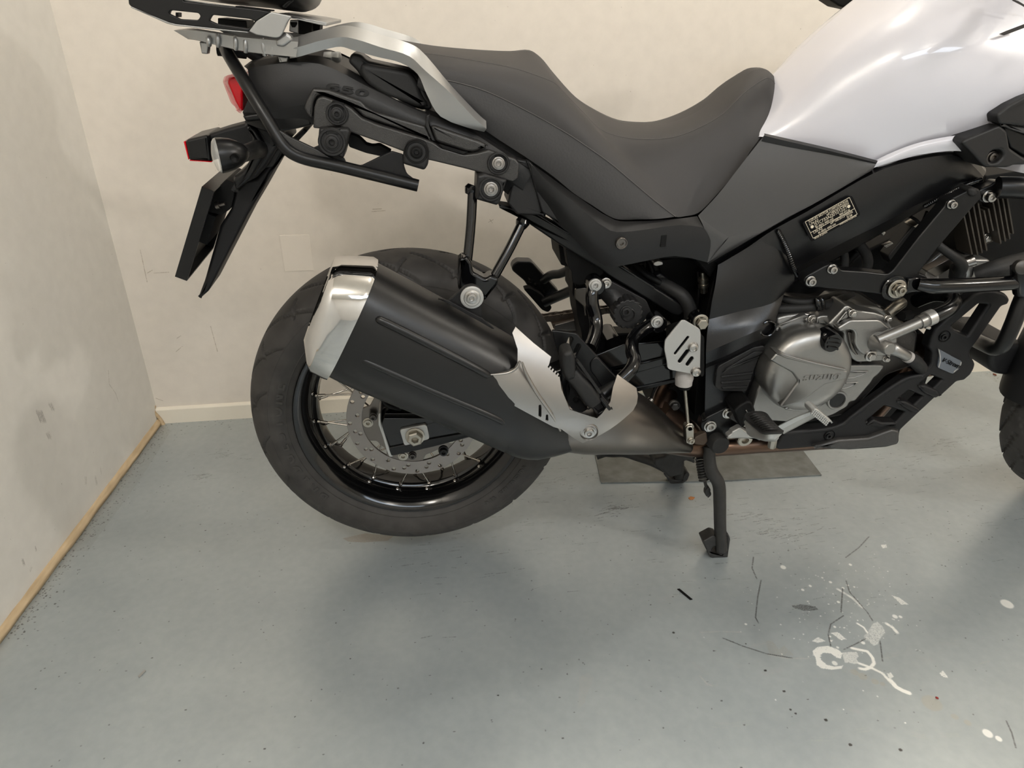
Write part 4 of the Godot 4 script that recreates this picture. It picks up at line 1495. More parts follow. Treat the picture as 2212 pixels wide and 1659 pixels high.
	pl("knob_bracket", C4, [1480, 985, 1530, 940, 1830, 1100, 1870, 1200, 1760, 1330, 1700, 1330, 1560, 1150], 0.118, 0.012, M.plastic, knob, 6)
	var gl := Bag.new()
	lathe(gl, at(C4, 2005, 1325, 0.13), at(C4, 1965, 1270, 0.13) - at(C4, 2005, 1325, 0.13), [[-0.006, 0.006], [0.004, 0.0075], [0.004, 0.009], [0.011, 0.009], [0.012, 0.0065], [0.02, 0.0065], [0.02, 0.0001]], 14)
	obj("hose_union", gl, M.zinc, bike)


func weld(parent: Node, pts: Array, n: int, r: float) -> void:
	var p := cr(Array(q3(PX, pts)), 12)
	var b := Bag.new()
	for i in n:
		var f := float(i) / (n - 1) * (p.size() - 1)
		var a: Vector3 = p[int(f)]
		var c: Vector3 = p[mini(int(f) + 1, p.size() - 1)]
		var o := a.lerp(c, f - int(f))
		var d: Vector3 = (p[mini(int(f) + 1, p.size() - 1)] - p[maxi(int(f) - 1, 0)]).normalized()
		lathe(b, o, d, [[-r * 0.7, r * 0.2], [-r * 0.4, r * 0.85], [0.0, r], [r * 0.25, r * 0.9], [r * 0.4, r * 0.6]], 10)
	obj("weld_bead", b, M.gloss, parent)


func type_text(parent: Node, z: float) -> void:
	# frame lines
	for l in [[270, 822, 1590, 90], [270, 822, 505, 1310], [1590, 90, 1822, 590], [505, 1310, 1822, 590], [440, 1140, 1740, 425]]:
		var a := q(CL, [l[0], l[1]])[0]
		var c := q(CL, [l[2], l[3]])[0]
		var n := (c - a).normalized().orthogonal() * 0.45
		pl("printed_line", PX, [a.x - n.x, a.y - n.y, c.x - n.x, c.y - n.y, c.x + n.x, c.y + n.y, a.x + n.x, a.y + n.y], z, 0.0004, M.ink, parent, 0, 0.0001)
	for t in [["SUZUKI MOTOR CORPORATION", 375, 845, 1545, 215, 66], ["L3e-A3", 405, 925, 665, 785, 66], ["e4*168/2013*00035", 915, 645, 1575, 285, 66], ["JS1C733AZJ0101227", 545, 955, 1520, 425, 92],
			["86 dB(A)- 4400 min", 590, 1020, 1110, 745, 62], ["MAX 415 kg", 1300, 635, 1605, 480, 62], ["L3e-A2", 525, 1170, 785, 1030, 66], ["e4*168/2013*00036", 1030, 895, 1690, 540, 66],
			["86 dB(A)- 4400 min", 665, 1185, 1185, 905, 62], ["35 kW", 1515, 720, 1680, 640, 62], ["MADE IN JAPAN", 550, 1340, 925, 1140, 44], ["FABRIQUE AU JAPON", 1300, 920, 1800, 655, 44]]:
		lettering(parent, "printed_text", t[0], CL, t[1], t[2], t[3], t[4], t[5], z, 0.0004, M.ink, false)
	for p in [[475, 965], [1568, 358]]:
		var b := Bag.new()
		lathe(b, at(CL, p[0], p[1], z), Vector3(0, 0, 1), [[-0.0004, 0.0028], [0.0003, 0.0028], [0.0003, 0.0001]], 16)
		obj("printed_mark", b, M.ink, parent)


func make_engine() -> void:
	# crankcase mass behind, then the covers in front of it
	var b := Bag.new()
	add_pl(b, PX, [1628, 900, 1616, 840, 1640, 745, 1676, 686, 1740, 668, 1800, 672, 1845, 655, 1905, 660, 1945, 690, 1985, 720, 1975, 790, 1915, 812, 1880, 850, 1835, 895, 1740, 915], 0.125, 0.25, 8, 0.006)
	var eng := obj("engine", b, M.cast_dark, bike)
	# upper case with ribs
	b = Bag.new()
	add_pl(b, CK, [200, 560, 215, 480, 330, 450, 540, 420, 590, 430, 690, 440, 740, 460, 890, 450, 1040, 320, 1110, 340, 1250, 330, 1420, 350, 1520, 400, 1560, 470, 1560, 600, 1200, 720, 1000, 800, 600, 700, 300, 700], 0.150, 0.08, 6, 0.005)
	obj("upper_case", b, M.cast, eng)
	for r in [[205, 590, 250, 560, 450, 480, 560, 440, 570, 450, 450, 505, 260, 590], [690, 480, 740, 455, 900, 450, 830, 560, 720, 560, 690, 600]]:
		pl("case_rib", CK, r, 0.160, 0.02, M.cast, eng, 4, 0.003)
	# lower cover of the crankcase with pressed pockets
	var low := pl("crankcase_cover", CK, [-25, 1355, -100, 1640, -30, 1702, 330, 1725, 515, 1690, 780, 1675, 890, 1640, 1060, 1540, 1080, 1490, 1150, 1475, 1345, 1250, 1370, 1200, 1435, 1150, 1490, 1080, 1495, 1050, 1470, 1040, 1085, 1045, 900, 900, 200, 900], 0.168, 0.05, M.cast, eng, 5, 0.004)
	for p in [[1085, 1130, 1150, 1115, 1312, 1115, 1300, 1145, 1240, 1185, 1140, 1215, 1050, 1212, 1060, 1195, 1135, 1190, 1225, 1160, 1270, 1135, 1150, 1135], [1040, 1255, 1185, 1245, 1188, 1265, 1150, 1295, 1060, 1330, 985, 1335, 990, 1318, 1050, 1312, 1130, 1280, 1150, 1262, 1035, 1270]]:
		pl("pocket_rim", CK, p, 0.1705, 0.006, M.cast, low, 1.0, 0.0012)
	# the round clutch cover
	var c := at(CK, 566, 1105, 0.185)
	var rad := (at(CK, 1090, 1090, 0.185) - at(CK, 45, 1150, 0.185)).length() / 2
	b = Bag.new()
	lathe(b, Vector3(c.x, c.y, 0), Vector3(0, 0, 1), [[0.140, rad * 1.0], [0.160, rad * 1.0], [0.184, rad * 0.99], [0.194, rad * 0.955], [0.201, rad * 0.88], [0.206, rad * 0.74], [0.207, rad * 0.6], [0.207, 0.0001]], 72)
	var cc := obj("clutch_cover", b, M.cast, eng)
	b = Bag.new()
	lathe(b, at(CK, 560, 1075, 0.13), Vector3(0, 0, 1), [[-0.05, rad * 1.14], [0.024, rad * 1.14], [0.030, rad * 1.115], [0.032, rad * 1.06], [0.026, rad * 1.02], [0.02, rad * 0.98]], 72)
	obj("cover_flange", b, M.cast_dark, eng)
	# raised panel in front, with the maker's name in relief
	pl("raised_panel", CK, [210, 905, 320, 935, 1030, 1105, 1062, 1120, 1055, 1210, 785, 1280, 600, 1420, 460, 1500, 275, 1555, 250, 1535, 468, 1240, 400, 1140, 150, 1000, 140, 985], 0.2115, 0.03, M.cast, cc, 4, 0.004)
	pl("ridge", CK, [205, 900, 240, 905, 700, 1025, 1040, 1095, 1038, 1115, 690, 1045, 330, 960], 0.2140, 0.03, M.cast, cc, 1, 0.0008)
	pl("lower_panel", CK, [600, 1425, 640, 1420, 810, 1470, 835, 1475, 700, 1570, 520, 1610, 330, 1590, 300, 1565, 480, 1500], 0.200, 0.02, M.cast, cc, 4, 0.003)
	lettering(cc, "raised_name", "SUZUKI", CK, 518, 1230, 955, 1208, 66, 0.2115, 0.0022, M.cast, true, 0.12)
	# oil filler cap in its scoop
	b = Bag.new()
	var f := at(CK, 878, 778, 0.2125)
	lathe(b, f, Vector3(0.15, -0.05, 1), [[-0.03, 0.019], [-0.002, 0.0188], [0.002, 0.0175], [0.002, 0.0001]], 32)
	for k in 3:
		var o := f + Vector3(0, 0.0085 - 0.0085 * k, 0.003)
		box(b, o, Vector3(0.013 if k == 1 else 0.0105, -0.003, 0), Vector3(0.0004, 0.0018, 0), Vector3(0, 0, 0.0022))
	obj("oil_filler_cap", b, M.gloss, cc)
	pl("filler_scoop", CK, [770, 700, 800, 670, 870, 665, 960, 720, 1000, 760, 950, 850, 890, 930, 850, 935, 810, 890, 770, 790], 0.2075, 0.01, M.cast, cc, 9, 0.002)
	# sight glass
	b = Bag.new()
	var sg := at(CK, 920, 1455, 0.168)
	lathe(b, sg, Vector3(0, 0, 1), [[-0.01, 0.0205], [0.004, 0.0205], [0.0055, 0.0195], [0.0055, 0.0165], [0.002, 0.0155]], 36)
	var sgl := obj("sight_glass", b, M.cast, eng)
	b = Bag.new()
	lathe(b, sg, Vector3(0, 0, 1), [[0.0, 0.0155], [0.0028, 0.0155], [0.0030, 0.0001]], 30)
	obj("glass", b, M.gloss, sgl)
	# water pump: stepped cover, inlet pipe, outlet elbow
	var wp := pl("water_pump", CK, [820, 560, 900, 480, 1040, 330, 1100, 345, 1130, 380, 1400, 420, 1520, 460, 1570, 560, 1660, 700, 1650, 850, 1570, 950, 1560, 990, 1400, 1000, 1175, 1015, 1110, 970, 1065, 880, 1005, 790, 1010, 660, 940, 640], 0.178, 0.05, M.cast, eng, 6, 0.004)
	pl("pump_cover", CK, [940, 610, 965, 585, 1090, 508, 1425, 503, 1470, 520, 1512, 560, 1620, 640, 1660, 740, 1620, 870, 1560, 930, 1400, 940, 1260, 935, 1190, 880, 1140, 790, 1150, 680, 1125, 635, 1070, 625, 960, 648], 0.196, 0.022, M.cast, wp, 6, 0.004)
	pl("pump_recess", CK, [1060, 650, 1100, 650, 1140, 690, 1120, 790, 1150, 860, 1190, 920, 1160, 930, 1100, 860, 1075, 760], 0.184, 0.01, M.collector, wp, 5, 0.002)
	pl("pump_step", CK, [910, 560, 1050, 395, 1075, 470, 1010, 520], 0.186, 0.012, M.cast, wp, 3, 0.003)
	var bc := at(CK, 1385, 745, 0.19)
	b = Bag.new()
	lathe(b, bc, Vector3(0.1, 0, 1), [[0, 0.0195], [0.012, 0.0185], [0.020, 0.0150], [0.026, 0.0132], [0.041, 0.0122], [0.043, 0.0105], [0.043, 0.0001]], 32)
	obj("pump_boss", b, M.cast, wp)
	var pipe := tb("coolant_pipe", CK, [1400, 748, .208, 1680, 632, .205, 1935, 520, .20, 1990, 498, .198], [.0108, .0108, .0105, .0118], M.cast, wp, 22)
	tb("pipe_bead", CK, [1905, 535, .201, 1965, 508, .199], 0.0128, M.cast, wp, 22)
	tb("hose_clamp", CK, [1990, 500, .198, 2075, 462, .195], 0.0148, M.guard, wp, 24)
	tb("clamp_screw", CK, [1985, 585, .20, 2035, 600, .20], 0.0035, M.bolt, wp, 8)
	tb("coolant_hose", PX, [2010, 686, .196, 2030, 677, .194, 2050, 666, .188, 2060, 652, .172, 2052, 640, .15, 2020, 636, .12, 1980, 650, .08], .0140, M.hose, eng, 20)
	tb("pump_elbow", CK, [1540, 800, .185, 1600, 850, .195, 1680, 890, .197, 1775, 945, .19], [.013, .0125, .0105, .0100], M.cast, wp, 20)
	tb("pump_ring", CK, [1760, 937, .191, 1800, 957, .189], 0.0112, M.white_plastic, wp, 20)
	tb("lower_hose", CK, [1790, 952, .189, 1850, 990, .183, 1910, 1050, .16, 1960, 1130, .11], [.0118, .0125, .0125], M.rubber, eng, 18)
	tb("stub_pipe", CK, [1520, 440, .15, 1640, 340, .14, 1700, 300, .13], .011, M.zinc, eng, 18)
	tb("spring_clip", CK, [1700, 460, .16, 1800, 440, .15], .009, M.dark, eng, 12)
	for p in [[1112, 425, .184, .0056], [1535, 490, .182, .005], [628, 490, .158, .0056], [605, 585, .155, .004], [1335, 935, .198, .0074], [1515, 965, .178, .005]]:
		hexbolt(eng, CK, p[0], p[1], p[2], p[3], M.bolt, 0.008)
	pl("bolt_lug", CK, [540, 505, 600, 460, 680, 435, 690, 520, 650, 560, 590, 555], 0.156, 0.02, M.cast, eng, 5, 0.003)
	pl("case_lug", CK, [200, 600, 240, 595, 225, 640, 195, 630], 0.165, 0.02, M.cast, eng, 2)
	# wiring above the engine
	tb("wiring_loom", CK, [180, 370, .13, 450, 365, .14, 650, 345, .145, 800, 320, .14, 960, 265, .12, 1100, 215, .09], .0088, M.rubber, bike, 14)
	tb("wiring_loom", CK, [280, 250, .12, 450, 285, .135, 560, 285, .14, 680, 270, .14, 800, 240, .12, 1000, 190, .09], .0072, M.rubber, bike, 12)
	tb("cable_tie", CK, [690, 250, .152, 700, 300, .156, 715, 370, .152], .006, M.gloss, bike, 10)
	tb("cable_tie", CK, [745, 245, .150, 758, 300, .154, 765, 360, .150], .0045, M.gloss, bike, 10)
	# cylinders, throttle bodies and intake in the dark between the rails
	pl("cylinder", C6, [1480, 690, 1560, 600, 1700, 480, 1800, 560, 1990, 560, 2010, 640, 1900, 700, 1760, 800, 1500, 800], 0.08, 0.14, M.cast, eng, 8, 0.006)
	pl("cylinder_rib", C6, [1540, 690, 1560, 640, 1630, 625, 1650, 700], 0.10, 0.03, M.white_plastic, eng, 3)
	pl("cylinder_rib", C6, [1560, 640, 1740, 540, 1760, 600, 1620, 680], 0.115, 0.02, M.collector, eng, 3)
	pl("sump", PX, [1690, 945, 1880, 950, 1950, 900, 1985, 868, 2000, 830, 2010, 800, 2018, 740, 1960, 690, 1880, 800, 1700, 890], 0.06, 0.12, M.dark, eng, 6, 0.004)
	pl("intake_box", PX, [1690, 640, 1720, 600, 1800, 560, 1900, 560, 1960, 600, 2100, 610, 2100, 660, 1990, 700, 1900, 690, 1700, 700, 1680, 690], 0.03, 0.12, M.dark, eng, 6, 0.004)
	pl("rear_cylinder", C6, [980, 640, 1120, 520, 1330, 420, 1560, 290, 1720, 190, 1800, 190, 1560, 600, 1400, 720, 1000, 720], 0.04, 0.12, M.dark, eng, 8, 0.006, [q(C6, [1035, 530, 1065, 478, 1085, 520, 1040, 565])])
	pl("ignition_coil", C6, [1300, 540, 1470, 330, 1540, 350, 1500, 420, 1330, 600], 0.09, 0.03, M.plastic, eng, 5, 0.003)
	pl("coil_plug", C6, [1470, 340, 1520, 310, 1545, 330, 1500, 360], 0.10, 0.03, M.zinc, eng, 3)
	tb("intake_hose", C6, [1100, 450, .09, 1150, 520, .09, 1165, 580, .09, 1150, 640, .09], .0095, M.rubber, eng, 12)
	tb("intake_hose", C6, [1000, 500, .11, 1010, 560, .11, 1005, 620, .11], .0075, M.rubber, eng, 12)
	tb("throttle_cable", C6, [1420, 260, .10, 1480, 290, .11, 1520, 320, .11, 1560, 240, .12], .0028, M.dark, eng, 8)
	for p in [[1250, 385, 1275, 370, 1290, 380, 1270, 405], [1270, 470, 1330, 445, 1340, 455, 1290, 485]]:
		pl("spring_clamp", C6, p, 0.10, 0.01, M.bolt, eng, 2)
	tb("plug_lead", CQ, [340, 1190, .16, 450, 1270, .165, 560, 1350, .165, 600, 1430, .15, 570, 1490, .14], [.0078, .0078, .0085, .0125, .0125], M.rubber, eng, 14)
	tb("plug_boot", CQ, [560, 1440, .14, 560, 1530, .13], [.013, .015], M.rubber, eng, 14)
	tb("temperature_sensor", CQ, [640, 1390, .14, 750, 1350, .145], [.0095, .011], M.steel, eng, 16)
	tb("water_outlet", CQ, [640, 1420, .12, 660, 1500, .12, 600, 1570, .11], .012, M.cast, eng, 14)
	# regulator with upright cooling fins
	var reg := pl("regulator", CQ, [590, 860, 660, 760, 800, 660, 1120, 640, 1190, 1060, 900, 1180, 720, 1300, 630, 1280, 570, 980], 0.135, 0.02, M.fin, bike, 4, 0.003)
	var fins := [[632, 850, 722, 1292], [682, 790, 785, 1300], [735, 730, 835, 1276], [790, 720, 887, 1250], [855, 800, 908, 1052], [905, 780, 957, 1028], [955, 690, 1044, 1172], [1010, 670, 1096, 1146], [1062, 650, 1145, 1122], [1112, 640, 1184, 1060]]
	for fn in fins:
		var t := at(CQ, fn[0], fn[1], 0.165)
		var e := at(CQ, fn[2], fn[3], 0.165)
		var d := (e - t)
		b = Bag.new()
		box(b, (t + e) / 2 + Vector3(0, 0, -0.02), d / 2, d.cross(Vector3(0, 0, 1)).normalized() * 0.0013, Vector3(0, 0, 0.021))
		obj("fin", b, M.fin, reg)
	hexbolt(reg, CQ, 885, 1110, 0.142, 0.0062, M.bolt, 0.008)
	pl("regulator_lug", CQ, [800, 600, 830, 560, 950, 510, 1000, 470, 1090, 480, 1090, 600, 1000, 640, 960, 690, 880, 730, 800, 700], 0.17, 0.02, M.satin, bike, 6, 0.004)
	bolt(bike, CQ, 905, 642, 0.174, 0.0082, M.bolt, 0.012)
	tb("upper_guard_bar", CQ, [1010, 545, .18, 1150, 545, .185, 1400, 555, .19], .0185, M.satin, bike, 18)
	pl("bracket_cap", CQ, [690, 570, 740, 540, 790, 560, 800, 620, 760, 660, 700, 640], 0.202, 0.03, M.rubber, bike, 6, 0.006)
	# radiator side, loom and fork yoke: the dark mass behind the guard bars
	pl("radiator", PX, [2130, 380, 2260, 360, 2260, 600, 2120, 600, 2080, 560, 2105, 470], 0.05, 0.12, M.dark, bike, 6)
	tb("radiator_hose", CV, [640, 190, .13, 850, 130, .14, 1100, 60, .13, 1300, 10, .11], [.015, .018, .019, .019], M.rubber, bike, 18)
	tb("radiator_clamp", CV, [690, 195, .132, 735, 175, .134], .0172, M.guard, bike, 18)




# =================================================================== exhaust, belly, stand, footrests
func make_exhaust() -> void:
	var b := Bag.new()
	ringloft(b, PX, [[814, 577, 711, 795, .240, .083], [870, 607, 765, 821, .240, .085], [960, 656, 862, 861, .240, .085], [1060, 709, 980, 911, .240, .083], [1112, 739, 1082, 957, .238, .080]], 48, 2.7, 3, 3)
	var can := obj("muffler", b, M.muffler, bike)
	# two pressed ribs and the rolled seam
	tb("rib", CW, [738, 425, .314, 760, 432, .3205, 1050, 575, .3225, 1330, 722, .3195, 1352, 738, .313], [.002, .0062, .0066, .0066, .0062, .002], M.muffler, can, 14)
	tb("rib", CW, [622, 622, .310, 650, 638, .3175, 1000, 796, .3205, 1410, 975, .3165, 1440, 1000, .309], [.002, .0058, .0062, .0062, .0058, .002], M.muffler, can, 14)
	# polished end cap with chamfered mouth
	b = Bag.new()
	ringloft(b, PX, [[816, 573, 708, 799, .240, .0855], [806, 567, 700, 796, .240, .0855], [740, 562, 676, 783, .240, .083], [722, 565, 668, 768, .240, .078], [718, 570, 660, 722, .240, .066], [722, 580, 667, 722, .240, .060], [770, 604, 712, 740, .240, .056]], 40, 3.0, 2)
	obj("end_cap", b, M.chrome, can)
	b = Bag.new()
	ringloft(b, PX, [[724, 584, 670, 719, .240, .058], [760, 600, 705, 735, .240, .054]], 30, 3.0, 3)
	obj("tail_pipe_mouth", b, M.dark, can)
	tb("joint_band", PX, [816, 574, .24, 815, 575, .25], .001, M.chrome, can, 6, 2)
	# front end of the can below the shield
	b = Bag.new()
	ringloft(b, PX, [[1112, 745, 1082, 957, .238, .0785], [1150, 790, 1098, 968, .236, .074], [1205, 850, 1152, 979, .23, .06], [1262, 905, 1245, 958, .22, .04]], 36, 2.4, 3, 3)
	obj("front_cone", b, M.muffler, can)
	# upper lug with its bolt
	var lug := pl("mounting_lug", C4, [250, 1108, 365, 1010, 385, 992, 440, 978, 500, 1000, 520, 1060, 520, 1248, 400, 1185], 0.255, 0.008, M.matt, can, 4, 0.0015)
	b = Bag.new()
	lathe(b, at(C4, 440, 1075, 0.256), Vector3(0, 0, 1), [[0, 0.0185], [0.0035, 0.0185], [0.004, 0.0175], [0.004, 0.0135], [0.0075, 0.013], [0.0085, 0.012], [0.0085, 0.0075]], 30)
	obj("washer", b, M.guard, can)
	bolt(can, C4, 438, 1080, 0.264, 0.0078, M.bolt, 0.006)
	pl("seam_strip", C4, [170, 1090, 255, 1105, 520, 1245, 620, 1330, 600, 1330, 500, 1270, 240, 1125], 0.262, 0.004, M.matt, can, 1, 0.001)
	# pressed stainless shield over the joint, with the notch for the footrest bracket
	var o := PackedVector2Array()
	o.append_array(q(CW, [1510, 524, 1489, 548, 1513, 620, 1508, 680, 1490, 703, 1455, 716, 1352, 731, 1352, 745, 1372, 825, 1398, 850, 1700, 1018, 1745, 1032]))
	o.append_array(q(C5, [330, 1508, 392, 1552, 600, 1442, 790, 1335, 825, 1295, 838, 1250, 832, 1195, 680, 1080, 632, 1148, 600, 1240, 530, 1312, 490, 1342, 280, 1262, 222, 1120, 214, 1040]))
	# toothed edge towards the rider's heel
	for i in 5:
		var f := i / 5.0
		var e0 := Vector2(1187, 797).lerp(Vector2(1214, 819), 1 - f)
		var e1 := Vector2(1187, 797).lerp(Vector2(1214, 819), 1 - f - 0.1)
		o.append_array([e0, e0 + Vector2(-3.4, 3.6), e1 + Vector2(-3.4, 3.6), e1])
	o.append_array(q(CW, [1700, 668, 1605, 600]))
	var fo := flat(o, 0.318)
	var slots := [flat(capsule(q(CD, [1985, 412])[0], q(CD, [1985, 508])[0], 3.2), .318), flat(capsule(q(CD, [2050, 503])[0], q(CD, [2050, 545])[0], 3.2), .318)]
	b = Bag.new()
	var a0 := P(1112, 745, .318)
	var ax := Vector2(0.9, -0.435).normalized()     # along the exhaust, forwards and down
	var nrm := Vector2(-ax.y, ax.x)
	var mid := Vector2(P(1150, 870, .318).x, P(1150, 870, .318).y)
	var bend := func(x: float, y: float) -> float:
		var d := (Vector2(x, y) - mid).dot(nrm)
		var s := (Vector2(x, y) - mid).dot(ax)
		return -4.5 * d * d - pow(maxf(s - 0.05, 0), 2) * 1.5
	fine_plate(b, fo, 0.318, 0.0025, slots, bend, 0.012)
	var sh := obj("heat_shield", b, M.steel, can)
	tb("pressed_crease", CD, [1820, 10, .3205, 1850, 100, .321, 1960, 300, .3205, 2080, 470, .3175, 2150, 590, .311, 2170, 640, .307], [.0015, .003, .003, .003, .002], M.steel, sh, 10)
	tb("pressed_crease", CD, [1530, 125, .3190, 1700, 105, .3195, 1770, 60, .3195, 1800, 0, .319], [.001, .0022, .0022, .002], M.steel, sh, 10)
	var bz: float = 0.3185 + bend.call(P(1272, 934, .31).x, P(1272, 934, .31).y)
	b = Bag.new()
	lathe(b, at(C5, 423, 1430, bz), Vector3(-0.05, -0.1, 1), [[-0.004, 0.0165], [0.0015, 0.0165], [0.002, 0.0155], [-0.001, 0.0135], [-0.001, 0.010]], 32)
	obj("grommet", b, M.steel, sh)
	bolt(sh, C5, 423, 1430, bz, 0.0088, M.bolt, 0.006, "bolt", Vector3(-0.05, -0.1, 1))
	# collector ahead of the shield
	b = Bag.new()
	ringloft(b, PX, [[1205, 840, 1205, 962, .215, .060], [1300, 805, 1250, 970, .215, .066], [1360, 840, 1310, 967, .205, .068], [1420, 880, 1380, 967, .18, .060], [1462, 922, 1432, 966, .15, .045], [1492, 948, 1478, 970, .12, .028]], 36, 2.2, 3, 3)
	obj("collector", b, M.collector, can)
	# heat-stained pipes under the engine
	var pipe := tb("exhaust_pipe", PX, [1440, 955, .13, 1500, 966, .11, 1570, 966, .10, 1640, 961, .10, 1720, 955, .09, 1800, 950, .07], [.024, .021, .018, .018, .02, .02], M.copper, bike, 22)
	tb("header_pipe", CE, [700, 330, .06, 720, 230, .04, 760, 150, .02, 800, 60, .0], .024, M.copper, pipe, 20)
	tb("header_pipe", CE, [690, 330, .08, 800, 400, .08, 900, 480, .08, 960, 560, .08], .024, M.copper, pipe, 20)
	tb("sensor", CE, [610, 235, .12, 640, 150, .12, 690, 60, .11, 720, -20, .10], .003, M.dark, bike, 8)
	tb("sensor_nut", CE, [585, 260, .125, 612, 232, .12], .007, M.bolt, pipe, 10)
	hexbolt(pipe, CE, 798, 282, 0.085, 0.0085, M.cast_dark, 0.008)
	pl("bracket", CE, [745, 305, 790, 250, 850, 270, 880, 330, 900, 400, 880, 460, 830, 400], 0.078, 0.01, M.dark, pipe, 4)
	tb("front_header", PX, [1960, 790, .08, 1920, 850, .08, 1870, 905, .07, 1800, 945, .05], .022, M.copper, pipe, 20)
	tb("front_header", CK, [1880, 780, .09, 1980, 860, .09, 2040, 940, .08, 1960, 1100, .07], .022, M.copper, pipe, 20)


# A thin pressed sheet that bends: the outline is filled with a fine net so that the curve shows.
func fine_plate(b: Bag, outline: PackedVector2Array, z: float, thick: float, holes: Array, bend: Callable, step: float) -> void:
	var o := clean(outline)
	if area(o) < 0:
		o.reverse()
	var lo := o[0]
	var hi := o[0]
	for p in o:
		lo = lo.min(p)
		hi = hi.max(p)
	var up := func(p: Vector2, dz: float) -> Vector3:
		return Vector3(p.x, p.y, z + dz + bend.call(p.x, p.y))
	var nor := func(p: Vector2) -> Vector3:
		var h := 0.001
		return Vector3(-(bend.call(p.x + h, p.y) - bend.call(p.x - h, p.y)) / (2 * h), -(bend.call(p.x, p.y + h) - bend.call(p.x, p.y - h)) / (2 * h), 1).normalized()
	var y := lo.y
	while y < hi.y:
		var x := lo.x
		while x < hi.x:
			var cell := PackedVector2Array([Vector2(x, y), Vector2(x + step, y), Vector2(x + step, y + step), Vector2(x, y + step)])
			for pc in Geometry2D.intersect_polygons(cell, o):
				var bits := [pc]
				for h in holes:
					var nx := []
					for q0 in bits:
						nx.append_array(Geometry2D.clip_polygons(q0, h))
					bits = nx
				for q1 in bits:
					if q1.size() < 3 or absf(area(q1)) < 1e-9:
						continue
					for t in triangles(q1):
						tri(b, up.call(t[0], 0.0), up.call(t[1], 0.0), up.call(t[2], 0.0), nor.call(t[0]), nor.call(t[1]), nor.call(t[2]))
						tri(b, up.call(t[0], -thick), up.call(t[1], -thick), up.call(t[2], -thick), -nor.call(t[0]), -nor.call(t[1]), -nor.call(t[2]))
			x += step
		y += step
	var rims := [o]
	rims.append_array(holes)
	for rim in rims:
		for i in rim.size():
			var p: Vector2 = rim[i]
			var r: Vector2 = rim[(i + 1) % rim.size()]
			var e := (r - p).normalized()
			var away := Vector3(e.y, -e.x, 0)
			ftri(b, up.call(p, 0.0), up.call(r, 0.0), up.call(r, -thick), away)
			ftri(b, up.call(p, 0.0), up.call(r, -thick), up.call(p, -thick), away)


